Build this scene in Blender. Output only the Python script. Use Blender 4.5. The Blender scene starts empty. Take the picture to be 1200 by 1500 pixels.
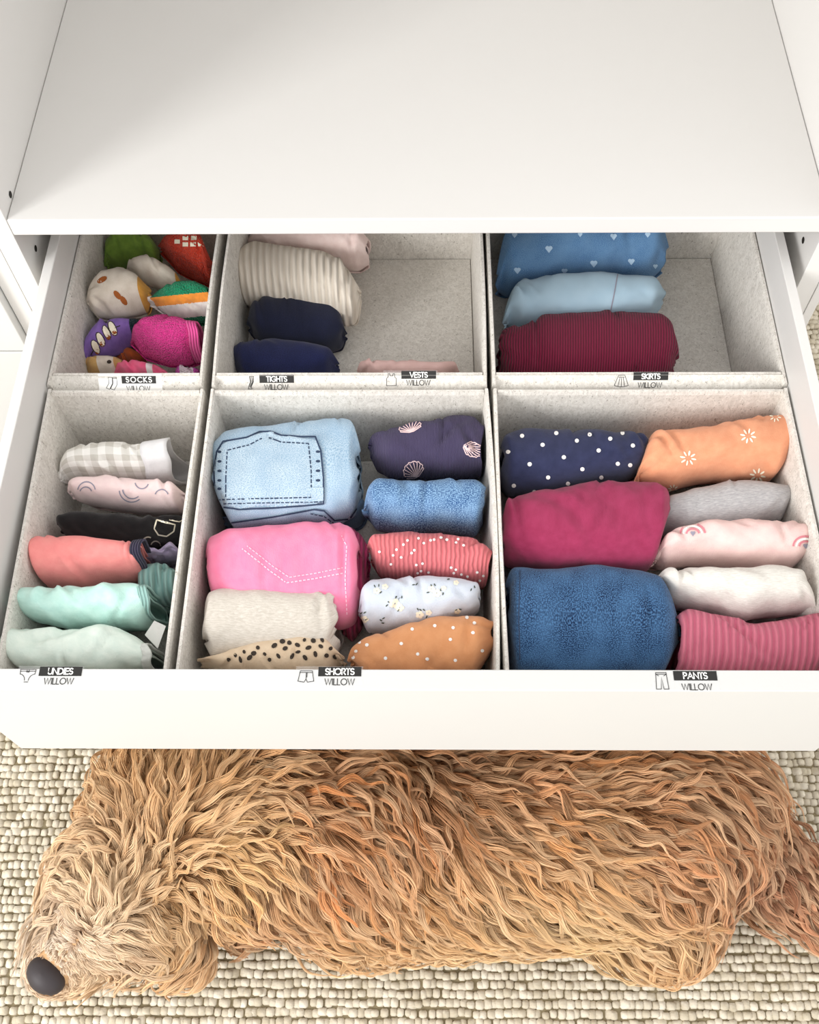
import bpy, bmesh, math, random
import numpy as np
from mathutils import Vector, Matrix
from mathutils.bvhtree import BVHTree

# ------------------------------------------------------------------ camera, world, lights
CAM = np.array([0.561, -63.854, 63.332]); YAW, PITCH, ROLL = -0.02737, 1.06694, 0.02389; FPX = 1461.3
ZS = 62.0                       # height of the shelf top above the floor, cm (all z below are relative to the shelf top)
def _rot():
    cy, sy, cp, sp = math.cos(YAW), math.sin(YAW), math.cos(PITCH), math.sin(PITCH)
    f = np.array([sy*cp, cy*cp, -sp]); r = np.array([cy, -sy, 0.0]); d = -np.cross(r, f)
    cr, sr = math.cos(ROLL), math.sin(ROLL)
    return f, r*cr + d*sr, d*cr - r*sr
CF, CR, CD = _rot()
sc = bpy.context.scene
cam_data = bpy.data.cameras.new('camera'); cam = bpy.data.objects.new('camera', cam_data)
sc.collection.objects.link(cam); sc.camera = cam
cam_data.sensor_fit = 'VERTICAL'; cam_data.sensor_height = 36; cam_data.lens = FPX/1500*36
cam_data.clip_start = 0.02
M = Matrix.Identity(4)
for i in range(3):
    M[i][0] = CR[i]; M[i][1] = -CD[i]; M[i][2] = -CF[i]
M[0][3], M[1][3], M[2][3] = CAM[0]/100, CAM[1]/100, (CAM[2]+ZS)/100
cam.matrix_world = M

sc.view_settings.view_transform = 'Standard'; sc.view_settings.look = 'None'
sc.view_settings.gamma = 1.0; sc.view_settings.use_curve_mapping = False
sc.view_settings.exposure = 0.34
world = bpy.data.worlds.new('world'); sc.world = world; world.use_nodes = True
bgn = world.node_tree.nodes['Background']
bgn.inputs[0].default_value = (1.0, 0.992, 0.985, 1); bgn.inputs[1].default_value = 1.32
def area(name, loc, target, sx, sy, power, col):
    l = bpy.data.lights.new(name, 'AREA'); l.shape = 'RECTANGLE'; l.size = sx; l.size_y = sy
    l.energy = power; l.color = col
    o = bpy.data.objects.new(name, l); sc.collection.objects.link(o); o.location = loc
    o.rotation_euler = (Vector(target)-Vector(loc)).to_track_quat('-Z', 'Y').to_euler()
    return o
area('window_light', (-2.35, -1.95, 1.75), (0.05, 0.0, 0.5), 1.0, 1.3, 66, (1.0, 0.99, 0.97))

# ------------------------------------------------------------------ helpers
rng = np.random.default_rng(7)
def lin(c):
    out = []
    for v in c:
        v /= 255.0
        out.append(v/12.92 if v <= 0.04045 else ((v+0.055)/1.055)**2.4)
    return tuple(out) + (1.0,)
def ray(px, py):
    d = CF*FPX + CR*(px-600) + CD*(py-750)
    return d/np.linalg.norm(d)
def at(px, py, z):
    d = ray(px, py); return CAM + d*((z-CAM[2])/d[2])
def at_y(px, py, y):
    d = ray(px, py); return CAM + d*((y-CAM[1])/d[1])
def pix(P):
    v = np.asarray(P)-CAM; w = v@CF
    return np.stack([600+FPX*(v@CR)/w, 750+FPX*(v@CD)/w], -1)
def tan_at(py):
    d = ray(600, py); return d[1]/-d[2]
ORG = {}
def tag(o, label=None, cat=None, group=None, kind=None):
    for k, v in (('label', label), ('category', cat), ('group', group), ('kind', kind)):
        if v: o[k] = v
    return o
def W(p): return np.array([p[0]/100, p[1]/100, (p[2]+ZS)/100])
def empty(name, p):
    o = bpy.data.objects.new(name, None); sc.collection.objects.link(o); o.empty_display_size = .02
    w = W(p); o.location = w; ORG[o] = w; return o
def obj(name, verts, faces, mats, parent=None, smooth=False, mi=None, uv=None):
    V = np.asarray(verts, float).reshape(-1, 3)
    Wv = np.stack([V[:, 0]/100, V[:, 1]/100, (V[:, 2]+ZS)/100], 1)
    if parent is None: org = np.array([(Wv[:, 0].min()+Wv[:, 0].max())/2, (Wv[:, 1].min()+Wv[:, 1].max())/2, Wv[:, 2].min()])
    else: org = ORG[parent]
    me = bpy.data.meshes.new(name); me.from_pydata((Wv-org).tolist(), [], [list(map(int, f)) for f in faces])
    if not isinstance(mats, (list, tuple)): mats = [mats]
    for m in mats: me.materials.append(m)
    if mi is not None: me.polygons.foreach_set('material_index', np.asarray(mi, np.int32))
    if smooth: me.polygons.foreach_set('use_smooth', np.ones(len(me.polygons), bool))
    if uv is not None:
        l = me.uv_layers.new(name='UVMap'); idx = np.empty(len(me.loops), np.int32); me.loops.foreach_get('vertex_index', idx)
        l.data.foreach_set('uv', np.asarray(uv, np.float32)[idx].ravel())
    me.update()
    o = bpy.data.objects.new(name, me); sc.collection.objects.link(o)
    if parent is None: o.location = org; ORG[o] = org
    else: o.parent = parent; ORG[o] = org
    return o
class MB:
    def __init__(s): s.v = []; s.f = []; s.m = []
    def add(s, v, f, m=0):
        k = len(s.v); s.v += [tuple(p) for p in v]; s.f += [[i+k for i in q] for q in f]; s.m += [m]*len(f)
    def box(s, x0, x1, y0, y1, z0, z1, m=0, bev=0.0):
        bm = bmesh.new(); bmesh.ops.create_cube(bm, size=1)
        for v in bm.verts: v.co = Vector((x0+(v.co.x+.5)*(x1-x0), y0+(v.co.y+.5)*(y1-y0), z0+(v.co.z+.5)*(z1-z0)))
        if bev: bmesh.ops.bevel(bm, geom=bm.edges[:], offset=bev, segments=2, affect='EDGES', profile=.5)
        bm.verts.index_update(); s.add([v.co[:] for v in bm.verts], [[v.index for v in f.verts] for f in bm.faces], m); bm.free()
    def build(s, name, mats, parent=None, smooth=False): return obj(name, s.v, s.f, mats, parent, smooth, s.m)

# ------------------------------------------------------------------ materials
def nt(name):
    m = bpy.data.materials.new(name); m.use_nodes = True; t = m.node_tree
    return m, t, t.nodes['Principled BSDF']
def N(t, typ, **kw):
    n = t.nodes.new(typ)
    for k, v in kw.items():
        if k.startswith('i_'): n.inputs[k[2:].replace('_', ' ')].default_value = v
        else: setattr(n, k, v)
    return n
def mix(t, fac, a, b, mode='MIX'):
    n = t.nodes.new('ShaderNodeMix'); n.data_type = 'RGBA'; n.blend_type = mode
    for s, v in ((0, fac), (6, a), (7, b)):
        if hasattr(v, 'is_linked'): t.links.new(v, n.inputs[s])
        else: n.inputs[s].default_value = v
    return n.outputs[2]
def math_(t, op, a, b=0.0):
    n = t.nodes.new('ShaderNodeMath'); n.operation = op
    for i, v in enumerate((a, b)):
        if hasattr(v, 'is_linked'): t.links.new(v, n.inputs[i])
        else: n.inputs[i].default_value = v
    return n.outputs[0]
def ramp(t, x, a, b):
    n = t.nodes.new('ShaderNodeMapRange'); t.links.new(x, n.inputs[0]); n.inputs[1].default_value = a; n.inputs[2].default_value = b
    return n.outputs[0]
def plain(name, col, rough=.6, spec=.3, bump=0.0):
    m, t, p = nt(name); p.inputs['Base Color'].default_value = lin(col); p.inputs['Roughness'].default_value = rough
    p.inputs['Specular IOR Level'].default_value = spec
    return m
def white_paint(name, col, rough=.45):
    m, t, p = nt(name); tc = N(t, 'ShaderNodeTexCoord')
    n1 = N(t, 'ShaderNodeTexNoise', i_Scale=3.0, i_Detail=4.0); t.links.new(tc.outputs['Object'], n1.inputs['Vector'])
    c = tuple(max(0, v-5) for v in col)
    t.links.new(mix(t, n1.outputs[0], lin(col), lin(c)), p.inputs['Base Color'])
    n2 = N(t, 'ShaderNodeTexNoise', i_Scale=400.0, i_Detail=2.0); t.links.new(tc.outputs['Object'], n2.inputs['Vector'])
    bp = N(t, 'ShaderNodeBump', i_Strength=.04, i_Distance=.001); t.links.new(n2.outputs[0], bp.inputs['Height'])
    t.links.new(bp.outputs[0], p.inputs['Normal']); p.inputs['Roughness'].default_value = rough
    p.inputs['Specular IOR Level'].default_value = .35
    return m
def felt(name, a, b, dark):
    m, t, p = nt(name); tc = N(t, 'ShaderNodeTexCoord')
    mp = N(t, 'ShaderNodeMapping'); mp.inputs['Scale'].default_value = (1, 1, .55); t.links.new(tc.outputs['Object'], mp.inputs[0])
    n1 = N(t, 'ShaderNodeTexNoise', i_Scale=190.0, i_Detail=5.0, i_Roughness=.7, i_Distortion=1.5); t.links.new(mp.outputs[0], n1.inputs['Vector'])
    n2 = N(t, 'ShaderNodeTexNoise', i_Scale=420.0, i_Detail=3.0, i_Distortion=2.0); t.links.new(mp.outputs[0], n2.inputs['Vector'])
    c = mix(t, ramp(t, n1.outputs[0], .38, .62), lin(a), lin(b))
    c = mix(t, ramp(t, n2.outputs[0], .60, .72), c, lin(dark))
    t.links.new(c, p.inputs['Base Color']); p.inputs['Roughness'].default_value = .95; p.inputs['Specular IOR Level'].default_value = .08
    bp = N(t, 'ShaderNodeBump', i_Strength=.25, i_Distance=.001); t.links.new(n2.outputs[0], bp.inputs['Height'])
    t.links.new(bp.outputs[0], p.inputs['Normal'])
    return m
def fabric(name, col, kind='plain', col2=None, k=1.0, rough=.9):
    """procedural cloth; texture runs on the cloth's own UV, measured in cm"""
    m, t, p = nt(name); uvn = N(t, 'ShaderNodeUVMap'); uv = uvn.outputs[0]
    A = lin(col); B = lin(col2) if col2 else lin(tuple(v*.86 for v in col))
    p.inputs['Roughness'].default_value = rough; p.inputs['Specular IOR Level'].default_value = .12
    p.inputs['Sheen Weight'].default_value = .12; p.inputs['Sheen Roughness'].default_value = .6
    def noise(scale, det=3.0, sx=1.0, sy=1.0, dist=0.0):
        mp = N(t, 'ShaderNodeMapping'); mp.inputs['Scale'].default_value = (sx, sy, 1); t.links.new(uv, mp.inputs[0])
        n = N(t, 'ShaderNodeTexNoise', i_Scale=scale, i_Detail=det, i_Distortion=dist); t.links.new(mp.outputs[0], n.inputs['Vector']); return n.outputs[0]
    def wave(scale, axis='X', dist=0.0, prof='SIN'):
        w = N(t, 'ShaderNodeTexWave', bands_direction=axis, wave_profile=prof, i_Scale=scale, i_Distortion=dist, i_Detail=1.0); t.links.new(uv, w.inputs['Vector']); return w.outputs[1]
    h = noise(9.0*k, 3); bs, bd = .35, .0008
    if kind == 'plain': c = mix(t, ramp(t, noise(1.2, 3), .3, .7), A, B)
    elif kind == 'denim':
        n = noise(9.0*k, 3, 1.0, 1.5); c = mix(t, ramp(t, n, .45, .60), A, B); h = n; bs = .04
        c = mix(t, ramp(t, noise(.5, 2), .35, .7), c, mix(t, .5, c, B))
    elif kind == 'heather':
        n = noise(2.2*k, 4, 1.0, 5.0, .6); c = mix(t, ramp(t, n, .35, .65), A, B)
    elif kind == 'rib':
        w = wave(.55*k, 'X', .6); c = mix(t, ramp(t, w, .0, .55), B, A); h = w; bs, bd = .8, .0025
    elif kind == 'cord':
        w = wave(1.25*k, 'X', .25); c = mix(t, ramp(t, w, .1, .6), B, A); h = w; bs, bd = .8, .002
    elif kind == 'gauze':
        w = wave(.8*k, 'X', 2.5); c = mix(t, ramp(t, w, .0, .5), B, A); h = w; bs, bd = .7, .0022
    elif kind == 'terry':
        v = N(t, 'ShaderNodeTexVoronoi', i_Scale=6.0*k); t.links.new(uv, v.inputs['Vector']); h = v.outputs[0]
        c = mix(t, ramp(t, h, .1, .7), A, B); bs, bd = 1.0, -.002
    elif kind == 'gingham':
        s = N(t, 'ShaderNodeSeparateXYZ'); t.links.new(uv, s.inputs[0])
        def chk(o): return math_(t, 'GREATER_THAN', math_(t, 'FRACT', math_(t, 'MULTIPLY', o, .62*k)), .5)
        a = math_(t, 'MULTIPLY', math_(t, 'ADD', chk(s.outputs[0]), chk(s.outputs[1])), .5)
        c = mix(t, a, A, B)
    t.links.new(c, p.inputs['Base Color'])
    bp = N(t, 'ShaderNodeBump', i_Strength=bs, i_Distance=bd); t.links.new(h, bp.inputs['Height'])
    t.links.new(bp.outputs[0], p.inputs['Normal'])
    return m
WHITE = white_paint('white_lacquer', (216, 214, 211))
WHITE2 = white_paint('white_front_lacquer', (205, 205, 203), .4)
FELT = felt('grey_felt', (225, 221, 214), (203, 198, 190), (146, 140, 131))
HOLE = plain('peg_hole_painted_shade', (30, 26, 22))  # dark disc colour, painted in place of the shade inside each hole
INK = plain('black_ink', (38, 37, 36), .5)
_tm, _tt, _tp = nt('clear_tape'); _tp.inputs['Base Color'].default_value = (.9, .9, .9, 1); _tp.inputs['Roughness'].default_value = .3; _tp.inputs['Alpha'].default_value = .12
TAPE = _tm
PAPER = plain('label_white', (248, 247, 244), .4)

# ------------------------------------------------------------------ floor
def carpet_mat():
    m, t, p = nt('carpet_loops_wool'); g = N(t, 'ShaderNodeNewGeometry'); tc = N(t, 'ShaderNodeTexCoord')
    n = N(t, 'ShaderNodeTexNoise', i_Scale=60.0, i_Detail=3.0); t.links.new(tc.outputs['Object'], n.inputs['Vector'])
    c = mix(t, g.outputs['Random Per Island'], lin((216, 208, 191)), lin((194, 184, 164)))
    c = mix(t, ramp(t, n.outputs[0], .45, .75), c, lin((176, 165, 142)))
    t.links.new(c, p.inputs['Base Color']); p.inputs['Roughness'].default_value = 1; p.inputs['Specular IOR Level'].default_value = .05
    n2 = N(t, 'ShaderNodeTexNoise', i_Scale=700.0, i_Detail=2.0); t.links.new(tc.outputs['Object'], n2.inputs['Vector'])
    bp = N(t, 'ShaderNodeBump', i_Strength=.5, i_Distance=.001); t.links.new(n2.outputs[0], bp.inputs['Height']); t.links.new(bp.outputs[0], p.inputs['Normal'])
    return m
fm, ft, fp = nt('carpet_backing')
ftc = N(ft, 'ShaderNodeTexCoord'); fn = N(ft, 'ShaderNodeTexNoise', i_Scale=90.0, i_Detail=4.0); ft.links.new(ftc.outputs['Object'], fn.inputs['Vector'])
fs = N(ft, 'ShaderNodeSeparateXYZ'); fg = N(ft, 'ShaderNodeNewGeometry'); ft.links.new(fg.outputs['Position'], fs.inputs[0])
_far = math_(ft, 'MAXIMUM', math_(ft, 'GREATER_THAN', math_(ft, 'ABSOLUTE', math_(ft, 'SUBTRACT', fs.outputs[0], .14)), 1.14), math_(ft, 'LESS_THAN', fs.outputs[1], -1.12))
fv = N(ft, 'ShaderNodeTexVoronoi', i_Scale=105.0); ft.links.new(ftc.outputs['Object'], fv.inputs['Vector'])   # loops too far off to model: same wool, relief shade painted as darker gaps
_wool = mix(ft, ramp(ft, fv.outputs[0], .35, .8), lin((206, 197, 178)), lin((140, 128, 100)))
ft.links.new(mix(ft, _far, mix(ft, fn.outputs[0], lin((150, 138, 110)), lin((104, 92, 68))), _wool), fp.inputs['Base Color']); fp.inputs['Roughness'].default_value = 1
fl = MB(); fl.box(-260, 260, -260, 140, -ZS-1.0, -ZS-.35)
floor = fl.build('floor', fm); tag(floor, kind='structure')
wb = MB(); wb.box(-260, 260, 60, 66, -ZS-1.0, 190); tag(wb.build('wall_back', plain('wall_paint', (214, 212, 208), .8, .2)), kind='structure')
def carpet():
    sx, sy = .86, .98
    X, Y = np.meshgrid(np.arange(-100, 128, sx), np.arange(-112, 58, sy))
    X = X + (np.arange(X.shape[0]) % 2)[:, None]*.3
    X = X.ravel(); Y = Y.ravel()
    keep = ~((Y > 2.4) & (X < 38.6))
    X, Y = X[keep], Y[keep]; n = len(X)
    X = X+rng.normal(0, .1, n); Y = Y+rng.normal(0, .06, n)+.07*np.sin(X*.9+Y)
    K = 8; a = (np.arange(K)+.5)/K*2*math.pi
    rx = .5*rng.uniform(.8, 1.15, n); ry = .49*rng.uniform(.84, 1.12, n); hh = rng.uniform(.3, .52, n); sk = rng.normal(0, .17, n)
    v = np.empty((n, 2*K+1, 3))
    for r, (q, zz) in enumerate(((1.0, 0.0), (.86, .78))):
        ex = np.sign(np.cos(a))*np.abs(np.cos(a))**.6; ey = np.sign(np.sin(a))*np.abs(np.sin(a))**.6
        v[:, r*K:(r+1)*K, 0] = X[:, None]+rx[:, None]*q*ex+sk[:, None]*zz
        v[:, r*K:(r+1)*K, 1] = Y[:, None]+ry[:, None]*q*ey
        v[:, r*K:(r+1)*K, 2] = -ZS-.36+(hh*zz)[:, None]
    v[:, 2*K, 0] = X+sk; v[:, 2*K, 1] = Y; v[:, 2*K, 2] = -ZS-.36+hh
    q = [[i, (i+1) % K, K+(i+1) % K, K+i] for i in range(K)]; tr = [[K+i, K+(i+1) % K, 2*K] for i in range(K)]
    off = (np.arange(n)*(2*K+1))[:, None, None]
    F = (np.array(q)[None]+off).reshape(-1, 4).tolist()+(np.array(tr)[None]+off).reshape(-1, 3).tolist()
    o = obj('carpet_loops', v.reshape(-1, 3), F, carpet_mat(), floor, smooth=True); tag(o, kind='stuff')
carpet()

# ------------------------------------------------------------------ wardrobe
S = 35.7; TF = -6.17; HF = 15.7; FY = -40.3; BT = -9.94; BASE = BT-11.6; ZF = -ZS
wardrobe = empty('wardrobe', (0, 29, ZF))
tag(wardrobe, 'white open wardrobe with a wide shelf above a pulled out drawer', 'wardrobe')
for sgn in (-1, 1):
    b = MB(); b.box(min(sgn*S, sgn*(S+1.8)), max(sgn*S, sgn*(S+1.8)), 0, 58, ZF+.1, 140, bev=.06); b.build('side_panel', WHITE, wardrobe)
b = MB(); b.box(-S, S, 57, 57.8, ZF+6, 140); b.build('back_panel', WHITE, wardrobe)
b = MB(); b.box(-S, S, 0.1, 57, 138, 140); b.build('top_panel', WHITE, wardrobe)
b = MB(); b.box(-S, S, 2, 57, ZF+5.5, ZF+7.3); b.build('bottom_panel', WHITE, wardrobe)
b = MB(); b.box(-S, S, 3, 4.6, ZF+.1, ZF+5.5); b.build('plinth', WHITE, wardrobe)
b = MB(); b.box(-S+.04, S-.04, 0, 56.8, -1.8, 0, bev=.12); b.build('shelf', WHITE, wardrobe)
b = MB(); b.box(S+1.82, S+2.7, -.1, 58, ZF+.1, 140, bev=.05); b.build('cover_panel', WHITE, wardrobe)
def peg(x, px, py):
    d = ray(px, py); P = CAM+d*((x-CAM[0])/d[0]); r = .27; K = 14; sg = -1 if x > 0 else 1
    v = []
    for dx, rr in ((.03, r+.05), (.05, r), (.02, r*.9)): v += [(x+sg*dx, P[1]+rr*math.cos(k/K*6.2832), P[2]+rr*math.sin(k/K*6.2832)) for k in range(K)]
    f = [[a*K+k, a*K+(k+1) % K, (a+1)*K+(k+1) % K, (a+1)*K+k] for a in range(2) for k in range(K)]+[[2*K+k for k in range(K)]]
    obj('peg_hole', v, f, HOLE, wardrobe)
peg(-S, 15, 285); peg(-S, 52, 364); peg(S, 1177, 352)
# drawer
drawer = empty('drawer', (0, -12, TF-HF)); drawer.parent = wardrobe; drawer.location = Vector(ORG[drawer])-Vector(ORG[wardrobe])
b = MB(); b.box(-34.25, 34.25, FY, FY+1.6, TF-HF, TF, bev=.07); b.build('drawer_front', WHITE2, drawer)
RX = 34.1
for sgn in (-1, 1):
    x0, x1 = (-34.6, -33.66) if sgn < 0 else (33.46, 34.36); b = MB(); b.box(x0, x1, FY+1.6, 16, TF-HF+2, TF, bev=.08); b.build('drawer_side', WHITE, drawer)
b = MB(); b.box(-RX+1.1, RX-1.1, FY+1.6, 16, BASE-1.2, BASE-.4); b.build('drawer_bottom', WHITE, drawer)
b = MB(); b.box(-RX+1.1, RX-1.1, 16, 17.2, TF-HF+2, TF); b.build('drawer_back', WHITE, drawer)
# neighbouring wardrobe on the left, its drawers shut
nb = empty('wardrobe', (-75, 29, ZF)); tag(nb, 'neighbouring closed white wardrobe with shut fronts left of the open one', 'wardrobe')
b = MB(); b.box(-S-3.65, -S-1.85, 0, 58, ZF+.1, 140, bev=.06); b.build('side_panel', WHITE, nb)
b = MB(); b.box(-112, -110.2, 0, 58, ZF+.1, 140); b.build('side_panel', WHITE, nb)
b = MB(); b.box(-110.2, -S-3.65, 57, 58, ZF+.1, 140); b.build('back_panel', WHITE, nb)
zs = at_y(10, 514, -.9)[2]
for z0, z1 in ((ZF+6.5, zs-.12), (zs+.12, zs+46)):
    b = MB(); b.box(-110.4, -S-3.75, -1.0, .8, z0, z1, bev=.1); b.build('drawer_front', WHITE2, nb)

# ------------------------------------------------------------------ lettering
def arc(cx, cy, rx, ry, a0, a1, n=14): return [(cx+rx*math.cos(math.radians(a0+(a1-a0)*i/n)), cy+ry*math.sin(math.radians(a0+(a1-a0)*i/n))) for i in range(n+1)]
GL = {'A': (.84, [[(0, 0), (.42, 1), (.84, 0)], [(.16, .33), (.68, .33)]]),
      'C': (.82, [arc(.5, .5, .5, .5, 48, 312, 20)]), 'D': (.74, [[(0, 0), (0, 1), (.25, 1)]+arc(.25, .5, .5, .5, 90, -90)+[(0, 0)]]),
      'E': (.5, [[(.5, 1), (0, 1), (0, 0), (.5, 0)], [(0, .52), (.46, .52)]]),
      'G': (.95, [arc(.5, .5, .5, .5, 48, 345, 20)+[(.98, .46), (.55, .46)]]),
      'H': (.66, [[(0, 0), (0, 1)], [(.66, 0), (.66, 1)], [(0, .52), (.66, .52)]]), 'I': (.08, [[(.04, 0), (.04, 1)]]),
      'K': (.62, [[(0, 0), (0, 1)], [(.58, 1), (.03, .5), (.62, 0)]]), 'L': (.46, [[(0, 1), (0, 0), (.46, 0)]]),
      'N': (.72, [[(0, 0), (0, 1), (.72, 0), (.72, 1)]]), 'O': (1.0, [arc(.5, .5, .5, .5, 0, 360, 24)]),
      'P': (.52, [[(0, 0), (0, 1), (.25, 1)]+arc(.25, .74, .27, .26, 90, -90)+[(0, .48)]]),
      'R': (.56, [[(0, 0), (0, 1), (.25, 1)]+arc(.25, .74, .27, .26, 90, -90)+[(0, .48)], [(.22, .48), (.56, 0)]]),
      'S': (.54, [arc(.27, .74, .25, .26, 35, 250, 12)+arc(.27, .25, .27, .25, 80, -145, 12)]),
      'T': (.56, [[(0, 1), (.56, 1)], [(.28, 1), (.28, 0)]]), 'U': (.66, [[(0, 1), (0, .33)]+arc(.33, .33, .33, .33, 180, 360)+[(.66, 1)]]),
      'V': (.76, [[(0, 1), (.38, 0), (.76, 1)]]), 'W': (1.14, [[(0, 1), (.3, 0), (.57, 1), (.84, 0), (1.14, 1)]])}
ICON = {'undies': [[(-.5, .42), (.5, .42), (.47, .1)], [(-.5, .42), (-.47, .1)], arc(-.47, -.35, .35, .45, 90, 5), arc(.47, -.35, .35, .45, 90, 175), [(-.13, -.42), (.13, -.42)], [(-.5, .3), (.5, .3)], [(-.08, .36), (0, .28), (.08, .36), (.08, .24), (-.08, .24), (-.08, .36)]],
        'shorts': [[(-.42, .4), (.42, .4), (.55, -.35), (.12, -.42), (0, -.2), (-.12, -.42), (-.55, -.35), (-.42, .4)], [(-.44, .28), (.44, .28)], [(0, .28), (0, -.2)], [(.06, .28), (.06, -.05)]],
        'pants': [[(-.3, .5), (.3, .5), (.36, -.5), (.08, -.5), (0, .2), (-.08, -.5), (-.36, -.5), (-.3, .5)], [(-.3, .4), (.3, .4)], [(-.3, .4), (-.15, .3)], [(.3, .4), (.15, .3)]],
        'socks': [[(-.3, .5), (0, .5), (0, 0), (-.28, -.5), (-.55, -.38), (-.3, 0), (-.3, .5)], [(.05, .5), (.38, .5), (.38, -.1), (.1, -.55), (-.2, -.45), (.05, 0), (.05, .5)], [(.05, .4), (.38, .4)]],
        'tights': [[(-.05, .55), (.3, .55), (.26, .1), (.05, -.3), (.12, -.5), (-.2, -.5), (-.12, -.2), (.0, .1), (-.05, .55)], [(.0, .5), (.05, .1), (-.08, -.3)], [(.12, .5), (.14, .1), (0, -.3)], [(.2, .5), (.2, .1), (0, -.4)]],
        'vests': [[(-.4, -.5), (-.4, .1), (-.28, .2), (-.25, .5), (-.14, .5), (-.1, .3), (.1, .3), (.14, .5), (.25, .5), (.28, .2), (.4, .1), (.4, -.5), (-.4, -.5)]],
        'skirts': [[(-.25, .45), (.25, .45), (.55, -.35), (.2, -.45), (-.2, -.45), (-.55, -.35), (-.25, .45)], [(-.26, .32), (.26, .32)], [(-.12, .32), (-.26, -.42)], [(0, .32), (0, -.45)], [(.12, .32), (.26, -.42)]]}
def ribbon(mb, pts, w, fr, m, lift):
    P = np.array(pts, float); n = len(P); closed = np.allclose(P[0], P[-1])
    v = []
    for i in range(n):
        a = P[i-1] if i > 0 else (P[-2] if closed else P[i]); c = P[i+1] if i < n-1 else (P[1] if closed else P[i])
        d1 = P[i]-a; d2 = c-P[i]
        d1 = d1/(np.linalg.norm(d1) or 1); d2 = d2/(np.linalg.norm(d2) or 1)
        t = d1+d2; t = t/(np.linalg.norm(t) or 1); q = np.array([-t[1], t[0]])
        dd = d1 if np.linalg.norm(d1) else d2
        k = min(1.8, 1/max(.35, abs(q@np.array([-dd[1], dd[0]]))))
        if not closed and i == 0: P0 = P[i]-d2*w*.4
        elif not closed and i == n-1: P0 = P[i]+d1*w*.4
        else: P0 = P[i]
        v += [fr(P0+q*w/2*k, lift), fr(P0-q*w/2*k, lift)]
    mb.add(v, [[2*i, 2*i+1, 2*i+3, 2*i+2] for i in range(n-1)], m)
def text(mb, s, h, w, cx, cy, fr, m, lift, gap=.2, width=None):
    tot = sum(GL[c][0] for c in s)*h+gap*h*(len(s)-1); kx = (width/tot) if width else 1
    x = cx-tot*kx/2
    for c in s:
        for st in GL[c][1]: ribbon(mb, [(x+p[0]*h*kx, cy-h/2+p[1]*h) for p in st], w, fr, m, lift)
        x += (GL[c][0]+gap)*h*kx
def label(parent, name, icon, O, ux, uy, bar, barh, wil, wilh, ic, ics, skew=0.0, card=None, gap=.2):
    """bar, wil, ic = (x, y) centres in cm on the surface whose frame is O, ux, uy"""
    O = np.array(O); ux = np.array(ux, float); uy = np.array(uy, float); uy /= np.linalg.norm(uy); nz = np.cross(ux, uy)
    fr = lambda p, l: O+ux*p[0]+uy*p[1]+nz*l
    mb = MB(); bw = 3.15
    x0, x1 = (card[0], card[1]) if card else (ic[0]-.75, bar[0]+bw/2+.12); y1 = card[2] if card else bar[1]+barh/2+.04; y0 = wil[1]-wilh/2-.08
    mb.add([fr((x0, y0), 0), fr((x1, y0), 0), fr((x1, y1), 0), fr((x0, y1), 0), fr((x0, y0), .02), fr((x1, y0), .02), fr((x1, y1), .02), fr((x0, y1), .02)],
           [[4, 5, 6, 7], [0, 1, 5, 4], [1, 2, 6, 5], [2, 3, 7, 6], [3, 0, 4, 7]], 0)
    L = mb.build('label', [PAPER if card else TAPE], parent)
    return fr, L, bw
def full_label(parent, word, icon, O, ux, uy, bar, wil, ic, ics, barh=.72, wilh=.46, gap=.16, card=None, tw=None):
    fr, L, bw = label(parent, word, icon, O, ux, uy, bar, barh, wil, wilh, ic, ics, card=card)
    mb = MB()
    mb.add([fr((bar[0]-bw/2, bar[1]-barh/2), .025), fr((bar[0]+bw/2, bar[1]-barh/2), .025), fr((bar[0]+bw/2, bar[1]+barh/2), .025), fr((bar[0]-bw/2, bar[1]+barh/2), .025)], [[0, 1, 2, 3]], 0)
    text(mb, word, barh*.62, barh*.62*.2, bar[0], bar[1], fr, 1, .04, gap, tw)
    text(mb, 'WILLOW', wilh, .06, wil[0], wil[1], fr, 0, .03, .16, 2.15)
    for st in ICON[icon]: ribbon(mb, [(ic[0]+p[0]*ics, ic[1]+p[1]*ics) for p in st], .045, fr, 0, .03)
    p = L if parent.name.startswith('storage') else parent
    mb.build('lettering', [INK, PAPER], p)
def rel(px, py, O, z):
    P = at(px, py, z)-O; return (P[0], P[1])
for word, icon, bx, by, wx, wy, ix, iy, ics in (('UNDIES', 'undies', 89, 983.5, 86, 998, 40, 990, 1.15), ('SHORTS', 'shorts', 498, 984, 497.5, 999, 448.5, 991, 1.05), ('PANTS', 'pants', 1018.5, 990, 1021, 1006.5, 969.5, 997.5, 1.25)):
    O = at(bx, by, TF+.005)
    full_label(drawer, word, icon, O, (1, 0, 0), (0, 1, 0), (0, 0), rel(wx, wy, O, TF), rel(ix, iy, O, TF), ics)

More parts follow.
